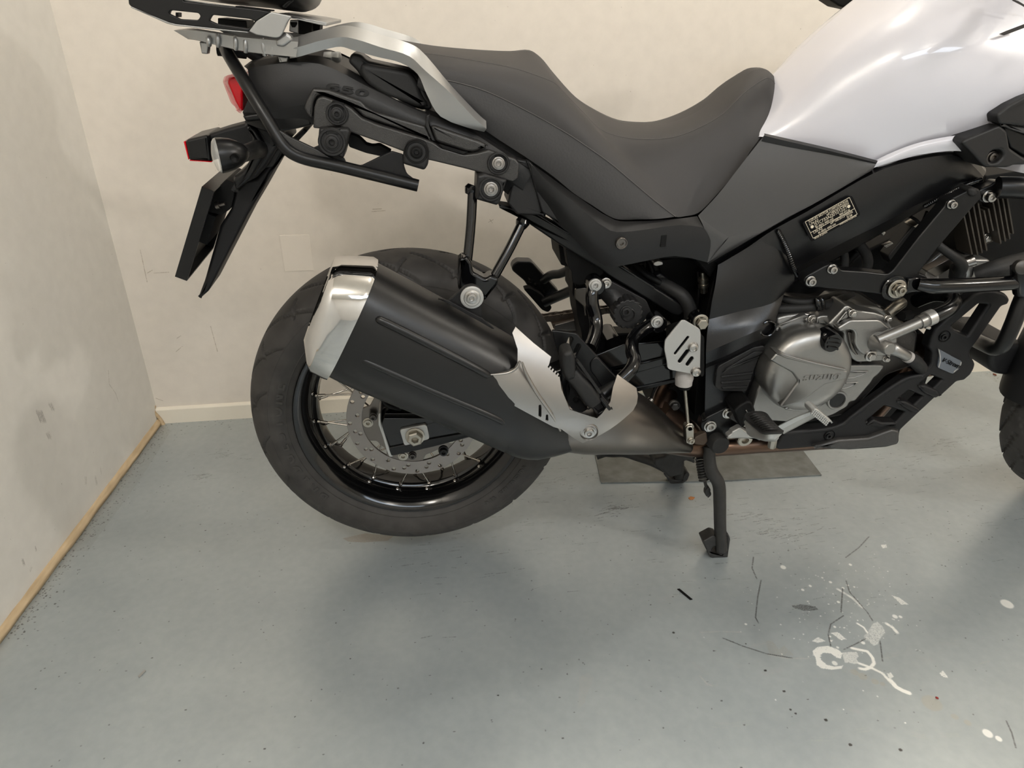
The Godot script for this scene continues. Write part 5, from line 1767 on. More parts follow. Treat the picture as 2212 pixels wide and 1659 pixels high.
func make_underside() -> void:
	# skid plate: side wall with its windows
	var holes := [rc(q(CV, [690, 538, 805, 552, 562, 918, 420, 862, 374, 800]), 3), rc(q(CF, [1400, 682, 1480, 618, 1572, 652, 1495, 728]), 2), rc(q(CF, [1232, 800, 1312, 738, 1422, 782, 1348, 852]), 2), rc(q(CF, [983, 976, 1120, 858, 1282, 906, 1212, 982]), 2)]
	var out := PackedVector2Array()
	out.append_array(q(CV, [880, 374, 1010, 412, 1055, 455, 1066, 490, 1040, 545, 965, 568, 640, 1032, 598, 1085, 595, 1130, 655, 1250, 640, 1310, 600, 1382, 520, 1452, 430, 1467, 220, 1659]))
	out.append_array(q(CF, [1540, 772, 1285, 1010, 1248, 1046, 1240, 1090, 1240, 1132, 1225, 1157, 1130, 1182, 850, 1202, 700, 1196, 560, 1180, 300, 1202, 268, 1178, 330, 1080, 400, 1050, 700, 1026, 770, 1005, 830, 965, 1285, 640, 1420, 612, 1480, 535, 1492, 440, 1462, 402, 1482, 330, 1515, 262]))
	out.append_array(q(CV, [540, 500, 640, 418, 775, 372]))
	var b := Bag.new()
	var hs := []
	for h in holes:
		hs.append(flat(h, .155))
	plate(b, flat(rc(out, 4), .155), .155, .132, .006, hs)
	var skid := obj("skid_plate", b, M.matt, bike)
	pl("lower_ledge", CF, [560, 1178, 760, 1120, 1000, 1105, 1180, 1040, 1244, 1050, 1238, 1132, 1222, 1156, 1130, 1180, 850, 1200, 700, 1194], 0.166, 0.03, M.coarse, skid, 5, 0.007)
	for p in [[1380, 700, 1440, 695, 1535, 735, 1560, 775, 1520, 800, 1430, 760], [1215, 820, 1290, 820, 1400, 880, 1400, 905, 1350, 915, 1270, 870], [1040, 960, 1100, 985, 1210, 985, 1230, 1005, 1100, 1030, 980, 1010]]:
		pl("bar", CF, p, 0.160, 0.02, M.matt, skid, 4, 0.005)
	tb("rim_roll", CF, [330, 1068, .150, 700, 1028, .152, 800, 990, .152, 860, 940, .152, 1285, 642, .152, 1400, 618, .152], .005, M.matt, skid, 10)
	# badge with lettering
	var badge := pl("badge", CF, [1552, 416, 1720, 505, 1726, 520, 1700, 570, 1655, 604, 1640, 602, 1540, 560, 1534, 548, 1546, 480], 0.1585, 0.006, M.badge, skid, 1.5, 0.0012)
	lettering(badge, "badge_name", "V-Strom", CF, 1560, 505, 1692, 562, 30, 0.159, 0.0012, M.dark, false, 0.25)
	pl("bright_edge", CV, [470, 1235, 486, 1230, 480, 1262, 440, 1315, 392, 1358, 386, 1348, 430, 1310, 462, 1268], 0.1595, 0.003, M.guard, badge, 1, 0.0006)
	pl("bright_edge", CV, [205, 1070, 222, 1082, 236, 1160, 232, 1240, 215, 1300, 204, 1294, 222, 1220, 220, 1150], 0.1595, 0.003, M.guard, badge, 1, 0.0006)
	for p in [[690, 1083], [1587, 312]]:
		b = Bag.new()
		lathe(b, at(CF, p[0], p[1], .1555), Vector3(0, 0, 1), [[0.0, 0.012], [0.0015, 0.0115], [0.0, 0.0105], [-0.002, 0.0105]], 26)
		obj("counterbore", b, M.dark, skid)
		bolt(skid, CF, p[0] - 8, p[1] + 2, 0.1555, 0.0062, M.satin, 0.005)
	# guard bars
	var bar := tb("crash_bar", C6, [1500, 725, .205, 1580, 738, .212, 1700, 738, .215, 2000, 725, .215, 2180, 713, .212, 2300, 706, .205], [.011, .0135, .0135, .0135, .0135], M.gloss, bike, 20)
	pl("bar_lug", C6, [1440, 690, 1500, 680, 1570, 700, 1600, 740, 1570, 775, 1500, 782, 1420, 790], 0.205, 0.012, M.gloss, bar, 6, 0.004)
	tb("guard_tube", CV, [1260, 360, .19, 1190, 520, .195, 1100, 760, .20, 1010, 960, .20, 960, 1035, .195, 880, 1062, .18, 760, 1020, .14, 640, 960, .08], .0145, M.satin, bar, 20)
	tb("clamp_tube", CV, [1200, 60, .21, 1205, 200, .215, 1215, 390, .215], [.018, .018, .016], M.gloss, bar, 16)
	b = Bag.new()
	lathe(b, at(CV, 1205, 95, .225), Vector3(-0.2, 0.2, 1), [[-0.01, 0.0125], [0.002, 0.0125], [0.004, 0.010], [0.0045, 0.0001]], 22)
	obj("cap_screw", b, M.cast_dark, bar)
	# centre stand: two legs, foot plates, cross piece, stepping lever, spring
	var st := tb("centre_stand", CE, [1075, 600, .125, 1078, 700, .13, 1095, 800, .135, 1150, 900, .14, 1160, 1050, .142, 1162, 1200, .144, 1168, 1360, .147, 1172, 1430, .148], [.0125, .0125, .0135, .0135, .0133, .0130, .0130, .013], M.stand, bike, 18)
	foot(st, CE, [1028, 1362, 1110, 1318, 1150, 1330, 1170, 1395, 1110, 1410, 1095, 1450, 1180, 1470, 1215, 1380, 1215, 1312, 1232, 1308, 1247, 1345, 1227, 1494, 1090, 1497, 1060, 1440], .150)
	tb("leg", CE, [820, 620, -.10, 830, 740, -.125, 832, 840, -.14], .0145, M.stand, st, 16)
	foot(st, CE, [716, 812, 735, 840, 770, 870, 860, 880, 880, 830, 905, 808, 924, 830, 905, 878, 870, 902, 770, 905, 745, 870], -.128)
	pl("cross_plate", CE, [640, 705, 720, 690, 775, 650, 790, 600, 900, 600, 960, 690, 972, 750, 880, 720, 870, 830, 760, 860, 690, 790, 640, 770], -.06, 0.05, M.stand, st, 6, 0.006)
	tb("stepping_lever", CE, [760, 790, -.09, 640, 730, -.11, 520, 690, -.13, 400, 655, -.15, 300, 655, -.17, 190, 645, -.19], [.014, .013, .0125, .012, .012, .012], M.stand, st, 16)
	tb("lever_pad", CE, [240, 640, -.19, 170, 665, -.19], .016, M.stand, st, 14)
	var coil := Bag.new()
	var s0 := at(CE, 1008, 705, .105)
	var s1 := at(CE, 1035, 870, .118)
	var dir := (s1 - s0).normalized()
	var x := dir.cross(Vector3(0, 0, 1)).normalized()
	var y := dir.cross(x)
	var helix := []
	for i in 8 * 14 + 1:
		var a := TAU * i / 14.0
		helix.append(s0.lerp(s1, i / (8.0 * 14)) + (x * cos(a) + y * sin(a)) * 0.0098)
	tube(coil, helix, 0.0023, 7, 1)
	obj("spring", coil, M.stand, st)
	tb("spring_hook", CE, [1040, 875, .118, 1060, 950, .122, 1080, 985, .125, 1060, 1005, .126], .0035, M.stand, st, 8)
	pl("spring_lug", CE, [1048, 960, 1075, 930, 1090, 950, 1085, 1000, 1060, 1012, 1046, 995], .128, 0.012, M.stand, st, 3)
	for k in 2:
		tb("spring_rod", CE, [948 + k * 24, 600, .10, 955 + k * 24, 700, .105], .0022, M.dark, st, 6)


func foot(st: Node, sheet: Array, a: Array, z: float) -> void:
	var b := Bag.new()
	add_pl(b, sheet, a, z, 0.03, 3, 0.003)
	obj("foot_plate", b, M.stand, st)


func make_footrests() -> void:
	# rider's footrest hanger on the pivot plate
	var hp := pl("footrest_hanger", C5, [1280, 1345, 1300, 1320, 1440, 1252, 1500, 1250, 1560, 1240, 1600, 1260, 1640, 1330, 1560, 1410, 1450, 1460, 1430, 1540, 1350, 1560, 1310, 1530, 1290, 1480, 1255, 1380, 1270, 1330], 0.158, 0.02, M.satin, bike, 5, 0.003)
	bolt(hp, C5, 1461, 1288, 0.160, 0.0092, M.bolt, 0.006)
	bolt(hp, C5, 1327, 1387, 0.160, 0.0098, M.bolt, 0.006)
	var b := Bag.new()
	lathe(b, at(C5, 1375, 1495, 0.16), Vector3(0.1, 0, 1), [[-0.03, 0.0195], [0.016, 0.0195], [0.019, 0.0175], [0.020, 0.0001]], 30)
	obj("pivot_cap", b, M.rubber, hp)
	# clevis, cast arm, rubber
	pl("clevis", CN, [340, 200, 430, 120, 560, 45, 630, 70, 660, 150, 690, 220, 640, 260, 560, 230, 520, 290, 500, 380, 490, 490, 440, 460, 370, 270], 0.20, 0.05, M.dark, hp, 5, 0.005)
	pl("spring_washer", CN, [520, 195, 540, 190, 560, 230, 545, 238], 0.203, 0.005, M.bolt, hp, 1)
	pl("dirty_plate", CN, [260, 330, 330, 220, 470, 110, 540, 130, 450, 300, 420, 420], 0.175, 0.02, M.stand, hp, 5)
	b = Bag.new()
	loft(b, [
		q3(CN, [495, 380, .205, 520, 470, .225, 545, 570, .24, 800, 680, .31, 880, 690, .33, 1000, 690, .335, 1050, 640, .335]),
		q3(CN, [505, 360, .225, 560, 460, .25, 640, 540, .27, 800, 650, .325, 880, 660, .342, 990, 655, .345, 1060, 610, .343]),
		q3(CN, [520, 350, .235, 640, 450, .26, 740, 530, .29, 805, 578, .325, 880, 580, .343, 1000, 575, .346, 1100, 572, .343]),
		q3(CN, [620, 330, .20, 720, 430, .23, 800, 500, .26, 850, 540, .30, 900, 550, .31, 1000, 550, .31, 1090, 555, .31])], 4, 4, [2])
	var peg := obj("footrest", b, M.alloy_light, hp)
	b = Bag.new()
	loft(b, [
		q3(CN, [505, 345, .235, 600, 430, .255, 700, 505, .285, 790, 568, .328, 900, 570, .346, 1010, 572, .348, 1108, 568, .345]),
		q3(CN, [500, 320, .243, 600, 400, .265, 705, 480, .295, 800, 545, .337, 900, 552, .354, 1010, 553, .355, 1125, 540, .350]),
		q3(CN, [520, 250, .232, 650, 320, .25, 760, 400, .28, 850, 470, .32, 930, 515, .345, 1030, 530, .348, 1130, 522, .343]),
		q3(CN, [600, 215, .215, 720, 240, .225, 840, 300, .25, 930, 370, .285, 1010, 440, .315, 1070, 490, .325, 1128, 515, .33]),
		q3(CN, [690, 205, .19, 780, 210, .20, 850, 235, .21, 930, 330, .24, 1010, 420, .27, 1075, 480, .29, 1120, 512, .30])], 5, 4)
	obj("rubber_pad", b, M.rubber, peg)
	for i in 9:
		var f := i / 8.0
		b = Bag.new()
		var l := at(CN, lerpf(575, 815, f), lerpf(290, 510, f), lerpf(.240, .330, f))
		var m := at(CN, lerpf(660, 920, f), lerpf(252, 490, f), lerpf(.244, .345, f))
		var r := at(CN, lerpf(800, 1040, f), lerpf(250, 500, f), lerpf(.235, .335, f))
		tube(b, [l, m, r], [0.0012, 0.0034, 0.0014], 8, 5)
		obj("tread_bar", b, M.rubber, peg)
	b = Bag.new()
	lathe(b, at(CN, 950, 695, .325), Vector3(0, -1, 0), [[-0.005, 0.0075], [0.010, 0.0075], [0.012, 0.006], [0.012, 0.0001]], 8)
	obj("bolt", b, M.zinc, peg)
	# brake pedal with its ribbed tip and the lever behind
	b = Bag.new()
	loft(b, [q3(CN, [1035, 440, .235, 1300, 300, .245, 1580, 185, .255]), q3(CN, [1040, 450, .25, 1320, 310, .258, 1600, 205, .265]), q3(CN, [1100, 500, .25, 1340, 370, .258, 1620, 240, .265]), q3(CN, [1120, 560, .245, 1370, 425, .252, 1620, 300, .258]), q3(CN, [1125, 575, .232, 1380, 440, .24, 1625, 312, .246])], 3, 2, [1, 2, 3])
	loft(b, [q3(CN, [1035, 440, .235, 1300, 300, .245, 1580, 185, .255]), q3(CN, [1125, 575, .232, 1380, 440, .24, 1625, 312, .246])], 3, 1)
	var ped := obj("brake_pedal", b, M.alloy_light, bike)
	pl("pedal_tip", CN, [1580, 200, 1640, 165, 1700, 195, 1905, 370, 1915, 410, 1890, 400, 1850, 385, 1815, 405, 1805, 425, 1780, 415, 1580, 260], 0.275, 0.03, M.alloy_light, ped, 3, 0.003)
	for i in 10:
		for k in 3:
			var e := at(CN, 1615 + i * 25 - k * 19, 190 + i * 20 + k * 26, 0.276)
			b = Bag.new()
			lathe(b, e, Vector3(0, 0, 1), [[-0.001, 0.0026], [0.0012, 0.0019], [0.0016, 0.0001]], 6)
			obj("stud", b, M.alloy_light, ped)
	pl("pedal_lever", CN, [240, 610, 300, 570, 310, 540, 440, 468, 540, 540, 700, 620, 780, 670, 500, 650, 240, 645], 0.185, 0.015, M.alloy_light, ped, 4, 0.003)
	b = Bag.new()
	lathe(b, at(CN, 500, 650, .165), Vector3(0, -0.2, 1), [[-0.02, 0.0155], [0.004, 0.0155], [0.006, 0.0135], [0.006, 0.0075], [0.0, 0.007], [0.0, 0.0001]], 24)
	obj("pivot_bolt", b, M.zinc, ped)
	pl("return_tab", CN, [215, 635, 235, 625, 250, 660, 240, 672], 0.175, 0.006, M.bolt, ped, 1)
	# rear brake cylinder behind its slotted plate, push rod and clevis
	var slots := [capsule(q(C5, [1066, 842])[0], q(C5, [1160, 722])[0], 2.6), capsule(q(C5, [1100, 900])[0], q(C5, [1156, 826])[0], 4.0), capsule(q(C5, [1158, 922])[0], q(C5, [1190, 878])[0], 4.0)]
	var gp := pl("heel_plate", C5, [1108, 600, 1118, 594, 1140, 594, 1250, 660, 1258, 690, 1252, 990, 1240, 1003, 1215, 1000, 1030, 965, 1008, 950, 1003, 900, 985, 810, 990, 745], 0.198, 0.003, M.guard, bike, 4, 0.001, slots)
	pl("cylinder_body", C5, [1040, 690, 1180, 640, 1240, 760, 1240, 960, 1100, 975, 1050, 930], 0.190, 0.035, M.dark, gp, 5, 0.003)
	for p in [[1199, 793], [1219, 976]]:
		b = Bag.new()
		lathe(b, at(C5, p[0], p[1], .198), Vector3(0, 0, 1), [[0, 0.0098], [0.002, 0.0096], [0.0055, 0.0078], [0.0070, 0.0042], [0.005, 0.0040], [0.005, 0.0001]], 24)
		obj("bolt", b, M.bolt, gp)
	pl("rear_flange", C5, [1250, 690, 1285, 720, 1285, 1000, 1270, 1020, 1245, 1000], 0.185, 0.02, M.dark, gp, 3)
	b = Bag.new()
	lathe(b, at(C5, 1136, 985, .172), Vector3(0.0, -1, 0.05), [[-0.01, 0.015], [0.002, 0.0162], [0.010, 0.0175], [0.018, 0.0160], [0.024, 0.0158], [0.026, 0.013], [0.026, 0.0125]], 28)
	obj("rubber_boot", b, M.white_plastic, gp)
	b = Bag.new()
	lathe(b, at(C5, 1138, 1068, .172), Vector3(0.0, -1, 0.05), [[-0.004, 0.0135], [0.004, 0.0135], [0.010, 0.010], [0.011, 0.0001]], 22)
	obj("boot_end", b, M.dark, gp)
	tb("push_rod", C5, [1140, 1100, .172, 1164, 1390, .172], .0032, M.zinc, gp, 12, 1)
	pl("clevis", C5, [1145, 1405, 1160, 1385, 1190, 1385, 1208, 1405, 1208, 1500, 1215, 1515, 1150, 1515, 1148, 1450], 0.182, 0.018, M.zinc, gp, 3, 0.002)
	hexbolt(gp, C5, 1172, 1392, 0.176, 0.0062, M.zinc, 0.006)
	bolt(gp, C5, 1186, 1496, 0.184, 0.0055, M.zinc, 0.004)
	pl("brake_arm", C5, [1210, 1470, 1250, 1450, 1300, 1430, 1310, 1500, 1280, 1530, 1210, 1520], 0.165, 0.012, M.rust, gp, 4)
	# hexagon bolt of the rear engine mount
	hexbolt(bike, C5, 1256, 608, 0.165, 0.0105, M.zinc, 0.014)
	b = Bag.new()
	lathe(b, at(C5, 1250, 605, .162), Vector3(0, 0, 1), [[-0.02, 0.0165], [0.0, 0.0165], [0.002, 0.0150], [0.002, 0.0001]], 24)
	obj("mount_boss", b, M.gloss, bike)
	# passenger footrest: two bent tubes, heel guard, folded peg
	var t1 := tb("passenger_bracket", C5, [462, 330, .150, 446, 400, .160, 447, 470, .165, 470, 560, .168, 478, 640, .178, 462, 720, .195, 430, 800, .215], .0118, M.gloss, bike, 20)
	var eye := Bag.new()
	for e in [[469, 331, .152], [931, 607, .152]]:
		eye = Bag.new()
		lathe(eye, at(C5, e[0], e[1], e[2]), Vector3(0, 0, 1), [[-0.02, 0.0155], [0.012, 0.0155], [0.014, 0.0135], [0.014, 0.0001]], 26)
		obj("eye", eye, M.gloss, t1)
		bolt(t1, C5, e[0], e[1], e[2] + 0.0142, 0.0088, M.guard, 0.005)
	bolt(t1, C5, 548, 317, 0.152, 0.0078, M.bolt, 0.007)
	tb("tube", C5, [925, 612, .152, 850, 650, .158, 780, 700, .172, 745, 760, .19, 745, 830, .21, 760, 890, .225, 735, 960, .24, 645, 1055, .25], .0120, M.gloss, t1, 20)
	tb("tube", C5, [650, 1050, .25, 590, 1100, .256, 520, 1150, .262], .0135, M.satin, t1, 20)
	var hslots := [capsule(q(CO, [378, 235])[0], q(CO, [315, 395])[0], 4.2), capsule(q(CO, [500, 345])[0], q(CO, [440, 480])[0], 4.2)]
	var hg := pl("heel_guard", CO, [92, 108, 130, 103, 455, 148, 490, 168, 745, 445, 1110, 850, 1130, 880, 1100, 1090, 1030, 1270, 900, 1400, 820, 1470, 640, 1400, 400, 1310, 290, 1160, 240, 900, 230, 700, 205, 560], 0.255, 0.006, M.satin, bike, 5, 0.002, hslots)
	pl("guard_fold", CO, [680, 600, 780, 500, 1110, 850, 960, 1000, 880, 1010, 760, 820, 690, 740], 0.2575, 0.004, M.satin, hg, 8, 0.002)
	pl("lower_bracket", CO, [350, 900, 460, 1060, 620, 1290, 760, 1260, 900, 1400, 780, 1500, 600, 1420, 400, 1330, 320, 1200], 0.272, 0.015, M.matt, hg, 6, 0.003)
	b = Bag.new()
	lathe(b, at(CO, 470, 1178, .273), Vector3(0, 0, 1), [[0, 0.0062], [0.002, 0.0058], [0.002, 0.0035], [-0.003, 0.003]], 18)
	obj("hole_rim", b, M.dark, hg)
	b = Bag.new()
	ringloft(b, CO, [[260, 800, 470, 640, .290, .016], [370, 910, 560, 760, .292, .018], [480, 1060, 690, 890, .292, .019], [590, 1215, 800, 1055, .290, .019], [640, 1262, 850, 1115, .288, .018]], 20, 3.2, 3, 2)
	var pp := obj("passenger_footrest", b, M.rubber, hg)
	pl("rubber_cap", CO, [262, 480, 300, 448, 370, 430, 420, 440, 450, 520, 475, 640, 470, 840, 440, 880, 350, 900, 310, 870, 265, 760, 245, 600], 0.310, 0.035, M.rubber, pp, 8, 0.008)
	for i in 11:
		var f := i / 10.0
		b = Bag.new()
		var o := at(CO, lerpf(515, 800, f), lerpf(610, 1010, f), lerpf(.303, .300, f))
		box(b, o, Vector3(0.004, -0.0055, 0), Vector3(0.0013, 0.0011, 0), Vector3(0, 0, 0.006))
		obj("tread_bar", b, M.rubber, pp)
	var fk := pl("peg_clevis", CO, [680, 1270, 840, 1135, 870, 1110, 1040, 1310, 1040, 1350, 930, 1440, 905, 1415, 830, 1460, 800, 1440], 0.302, 0.03, M.satin, hg, 3, 0.002, [q(CO, [725, 1275, 830, 1180, 925, 1330, 820, 1390])])
	pl("clevis_pin", CO, [725, 1275, 830, 1180, 925, 1330, 820, 1390], 0.292, 0.015, M.plastic, fk, 2)
	bolt(fk, CO, 655, 1303, 0.275, 0.0028, M.bolt, 0.003)
	tb("clevis_bead", CO, [845, 1140, .303, 990, 1330, .303], .003, M.satin, fk, 8, 1)
	# the same footrest on the far side, seen past the wheel
	var far := pl("far_footrest_bracket", C4, [757, 845, 770, 815, 805, 790, 905, 793, 925, 805, 1140, 1042, 1060, 1090, 1000, 1080, 960, 1040, 880, 985, 860, 950, 765, 870], -0.23, 0.03, M.satin, bike, 4, 0.004, [q(C4, [895, 925, 912, 935, 908, 955, 893, 948]), q(C4, [940, 965, 957, 972, 953, 992, 938, 985])])
	tb("tube", C4, [1010, 940, -.22, 1070, 900, -.20, 1140, 890, -.18, 1230, 850, -.15], .010, M.satin, far, 14)
	tb("tube", C4, [1010, 1120, -.20, 1100, 1080, -.19, 1240, 1020, -.15], .0115, M.satin, far, 14)
	pl("far_guard", C4, [850, 1010, 900, 1000, 1000, 1060, 1080, 1160, 1050, 1200, 1000, 1180], -0.2, 0.02, M.dark, far, 5)


# =================================================================== seat, tank, covers
func rails(stations: Array, zs: Array, sheet := PX) -> Array:
	var out := []
	for k in zs.size():
		var r := []
		for i in stations.size():
			r.append(P(sheet[0] + stations[i][k * 2] * sheet[2], sheet[1] + stations[i][k * 2 + 1] * sheet[2], zs[k][i] if zs[k] is Array else zs[k]))
		out.append(r)
	return out


func make_bodywork() -> void:
	# one-piece seat; rails: crown, upper seam, flank, lower seam
	var st := [
		[850, 86, 858, 108, 875, 138, 905, 162], [935, 101, 950, 119, 965, 148, 982, 177], [1033, 110, 1033, 132, 1040, 165, 1047, 196], [1105, 113, 1110, 147, 1118, 190, 1128, 234],
		[1147, 111, 1165, 165, 1190, 228, 1215, 282], [1168, 124, 1199, 180, 1240, 265, 1270, 318], [1196, 158, 1225, 207, 1285, 300, 1315, 350], [1246, 212, 1260, 243, 1330, 335, 1370, 396],
		[1290, 241, 1297, 279, 1370, 365, 1415, 434], [1340, 263, 1340, 295, 1410, 385, 1459, 468], [1394, 269, 1400, 301, 1460, 385, 1480, 467], [1442, 266, 1460, 295, 1500, 378, 1508, 460],
		[1495, 247, 1510, 276, 1535, 350, 1545, 424], [1549, 212, 1560, 247, 1575, 310, 1585, 378], [1600, 171, 1606, 202, 1610, 262, 1615, 341], [1630, 151, 1640, 177, 1640, 235, 1640, 310],
		[1655, 150, 1661, 168, 1663, 215, 1655, 292], [1672, 165, 1676, 185, 1675, 215, 1662, 285]]
	var z0 := [0.02, 0.02, 0.02, 0.02, 0.02, 0.02, 0.02, 0.02, 0.02, 0.02, 0.02, 0.02, 0.02, 0.02, 0.02, 0.02, 0.015, 0.005]
	var z1 := [.09, .10, .105, .107, .108, .104, .10, .096, .094, .092, .09, .088, .084, .078, .070, .058, .045, .025]
	var z2 := [.12, .125, .128, .130, .132, .132, .131, .130, .129, .127, .124, .120, .114, .105, .095, .082, .066, .045]
	var z3 := [.128, .130, .132, .134, .136, .138, .140, .142, .145, .146, .145, .143, .137, .128, .118, .108, .098, .085]
	var b := Bag.new()
	var rs := rails(st, [z0, z1, z2, z3])
	loft(b, rs, 4, 5)
	join(b, flip(b, -0.6))
	# crown between the two halves
	var g := []
	var crown := cr(rs[0], 4)
	for p in crown:
		g.append([p, Vector3(p.x, p.y + 0.001, 0), Vector3(p.x, p.y, p.z * -0.6)])
	grid(b, g)
	var seat := obj("seat", b, M.seat, bike)
	# textured lower flank
	var sp := [[905, 162, 900, 190], [982, 177, 985, 230], [1047, 196, 1050, 283], [1128, 234, 1135, 339], [1215, 282, 1195, 381], [1270, 318, 1240, 418], [1315, 350, 1280, 444], [1370, 396, 1316, 467], [1415, 434, 1335, 474], [1459, 468, 1375, 474]]
	b = Bag.new()
	var r2 := rails(sp, [[.128, .130, .132, .134, .136, .138, .140, .142, .145, .146], [.12, .122, .125, .128, .130, .133, .136, .140, .142, .146]])
	var mid := []
	for i in r2[0].size():
		mid.append((r2[0][i] + r2[1][i]) / 2 + Vector3(0, 0, 0.006))
	loft(b, [r2[0], mid, r2[1]], 4, 4)
	obj("side_panel", b, M.seat_side, seat)
	# piping along the seams
	b = Bag.new()
	tube(b, rs[1], 0.0006, 6, 4)
	obj("seam", b, M.seam, seat)
	b = Bag.new()
	var low := []
	for i in 10:
		low.append(rs[3][i] + Vector3(0, 0, 0.0006))
	tube(b, low, 0.0009, 6, 4)
	obj("seam", b, M.seam, seat)

	# seat pan: fills the space between the seat and the covers
	b = Bag.new()
	add_pl(b, PX, [1000, 240, 1140, 330, 1330, 465, 1460, 460, 1510, 440, 1650, 300, 1700, 310, 1890, 352, 1880, 372, 1690, 490, 1560, 560, 1535, 600, 1500, 560, 1310, 560, 1160, 440, 1020, 330], 0.118, 0.22, 3, 0.004)
	obj("seat_pan", b, M.dark, bike)

	# fuel tank: columns from the crown edge down to the lower lip; the crown is nearly flat across
	b = Bag.new()
	var tk := [   # silhouette u, v, half crown; ridge; flank; crease; lip
		[1606, 218, .020, 1640, 240, .050, 1625, 270, .075, 1612, 290, .090, 1612, 298, .088],
		[1671, 154, .036, 1712, 196, .078, 1693, 246, .102, 1668, 287, .114, 1655, 296, .112],
		[1718, 105, .054, 1778, 141, .108, 1768, 226, .138, 1762, 312, .142, 1762, 330, .136],
		[1763, 57, .070, 1866, 92, .134, 1864, 200, .170, 1884, 341, .158, 1887, 362, .150],
		[1833, 0, .084, 1962, 50, .166, 1956, 180, .194, 1962, 304, .176, 1960, 342, .152],
		[1905, -62, .094, 2048, 44, .186, 2052, 168, .207, 2052, 279, .190, 2064, 329, .157],
		[1995, -128, .100, 2150, 76, .197, 2150, 168, .212, 2150, 266, .196, 2118, 352, .160],
		[2110, -190, .105, 2300, 128, .200, 2300, 190, .212, 2290, 262, .196, 2240, 380, .160]]
	var tr := [[], [], [], [], [], []]
	for c in tk:
		var s := P(c[0], c[1], -c[2] * 0.4)
		tr[0].append(Vector3(s.x, s.y, 0))
		tr[1].append(Vector3(s.x, s.y - 0.002, c[2]))
		for k in 4:
			tr[k + 2].append(P(c[3 + k * 3], c[4 + k * 3], c[5 + k * 3]))
	loft(b, tr, 8, 7, [], 45)
	join(b, flip(b, -0.4))
	var tank := obj("fuel_tank", b, M.white, bike)
	# the pressed lip under the crease
	b = Bag.new()
	loft(b, [
		q3(PX, [1884, 350, .158, 1925, 330, .166, 1975, 311, .175, 2030, 298, .182, 2085, 290, .188, 2140, 284, .19]),
		q3(PX, [1884, 356, .166, 1930, 338, .172, 1985, 318, .181, 2040, 306, .188, 2088, 300, .192, 2140, 296, .194]),
		q3(PX, [1886, 363, .164, 1960, 341, .172, 2008, 331, .180, 2066, 326, .186, 2090, 330, .189, 2113, 347, .19]),
		q3(PX, [1886, 365, .14, 1960, 343, .14, 2008, 333, .14, 2066, 328, .14, 2090, 332, .14, 2113, 349, .14])], 5, 4, [2])
	obj("tank_lip", b, M.white, tank)
	# dark stripes of the decal, laid on the skin
	for a in [[2020, 258, 2080, 232, 2230, 175, 2230, 205, 2110, 250, 2060, 268], [2130, -6, 2170, 8, 2240, 50, 2240, 70, 2190, 40, 2120, 4]]:
		var pts := q(CT, a)
		b = Bag.new()
		for t in triangles(pts):
			var w := []
			for p in t:
				w.append(P(p.x, p.y, 0.2015 if a[1] > 0 else 0.197))
			ftri(b, w[0], w[1], w[2], Vector3(0, 0, 1))
		obj("stripe", b, M.decal, tank)

	# side cover: faceted lower wing and the flat upper triangle
	b = Bag.new()
	loft(b, [
		q3(PX, [1138, 346, .125, 1190, 383, .128, 1240, 419, .132, 1328, 475, .142, 1362, 478, .145, 1459, 473, .148, 1506, 467, .15]),
		q3(PX, [1146, 355, .150, 1190, 399, .155, 1240, 437, .158, 1318, 498, .165, 1362, 500, .166, 1470, 486, .166, 1520, 492, .166]),
		q3(PX, [1156, 400, .145, 1195, 430, .152, 1236, 470, .158, 1312, 540, .162, 1375, 533, .165, 1465, 522, .166, 1535, 520, .166]),
		q3(PX, [1170, 452, .122, 1197, 478, .135, 1230, 505, .145, 1307, 574, .150, 1388, 565, .155, 1459, 553, .157, 1528, 567, .157]),
		q3(PX, [1170, 452, .09, 1197, 478, .09, 1230, 505, .09, 1307, 574, .09, 1388, 565, .09, 1459, 553, .09, 1528, 567, .09])], 3, 4, [1, 3])
	var cov := obj("side_cover", b, M.plastic, bike)
	b = Bag.new()
	loft(b, [
		q3(PX, [1651, 292, .155, 1700, 303, .160, 1800, 326, .170, 1894, 350, .176]),
		q3(PX, [1604, 352, .163, 1670, 366, .169, 1790, 372, .175, 1892, 355, .179]),
		q3(PX, [1551, 420, .166, 1620, 436, .171, 1760, 420, .176, 1888, 362, .179]),
		q3(PX, [1508, 466, .163, 1575, 512, .168, 1700, 470, .173, 1884, 367, .175])], 4, 4, [])
	loft(b, [
		q3(PX, [1508, 466, .163, 1520, 490, .165, 1526, 515, .163, 1528, 567, .157]),
		q3(PX, [1575, 512, .168, 1566, 520, .168, 1556, 535, .164, 1529, 567, .157])], 4, 1)
	loft(b, [q3(PX, [1884, 367, .175, 1700, 470, .173, 1575, 541, .168, 1529, 568, .157]), q3(PX, [1884, 369, .13, 1700, 473, .13, 1575, 544, .13, 1529, 571, .13])], 3, 1)
	loft(b, [q3(PX, [1575, 512, .168, 1560, 530, .168, 1529, 567, .157]), q3(PX, [1700, 470, .173, 1640, 505, .171, 1529, 567, .157])], 3, 1)
	obj("upper_panel", b, M.cover, cov)
	b = Bag.new()
	loft(b, [q3(PX, [1651, 288, .150, 1700, 299, .156, 1800, 322, .166, 1896, 347, .174]), q3(PX, [1651, 293, .161, 1700, 305, .166, 1800, 328, .176, 1894, 352, .181])], 3, 1)
	loft(b, [q3(PX, [1651, 293, .161, 1700, 305, .166, 1800, 328, .176, 1894, 352, .181]), q3(PX, [1645, 305, .158, 1700, 317, .163, 1800, 335, .172, 1892, 354, .178])], 3, 1)
	obj("cover_edge", b, M.plastic, cov)
	b = Bag.new()
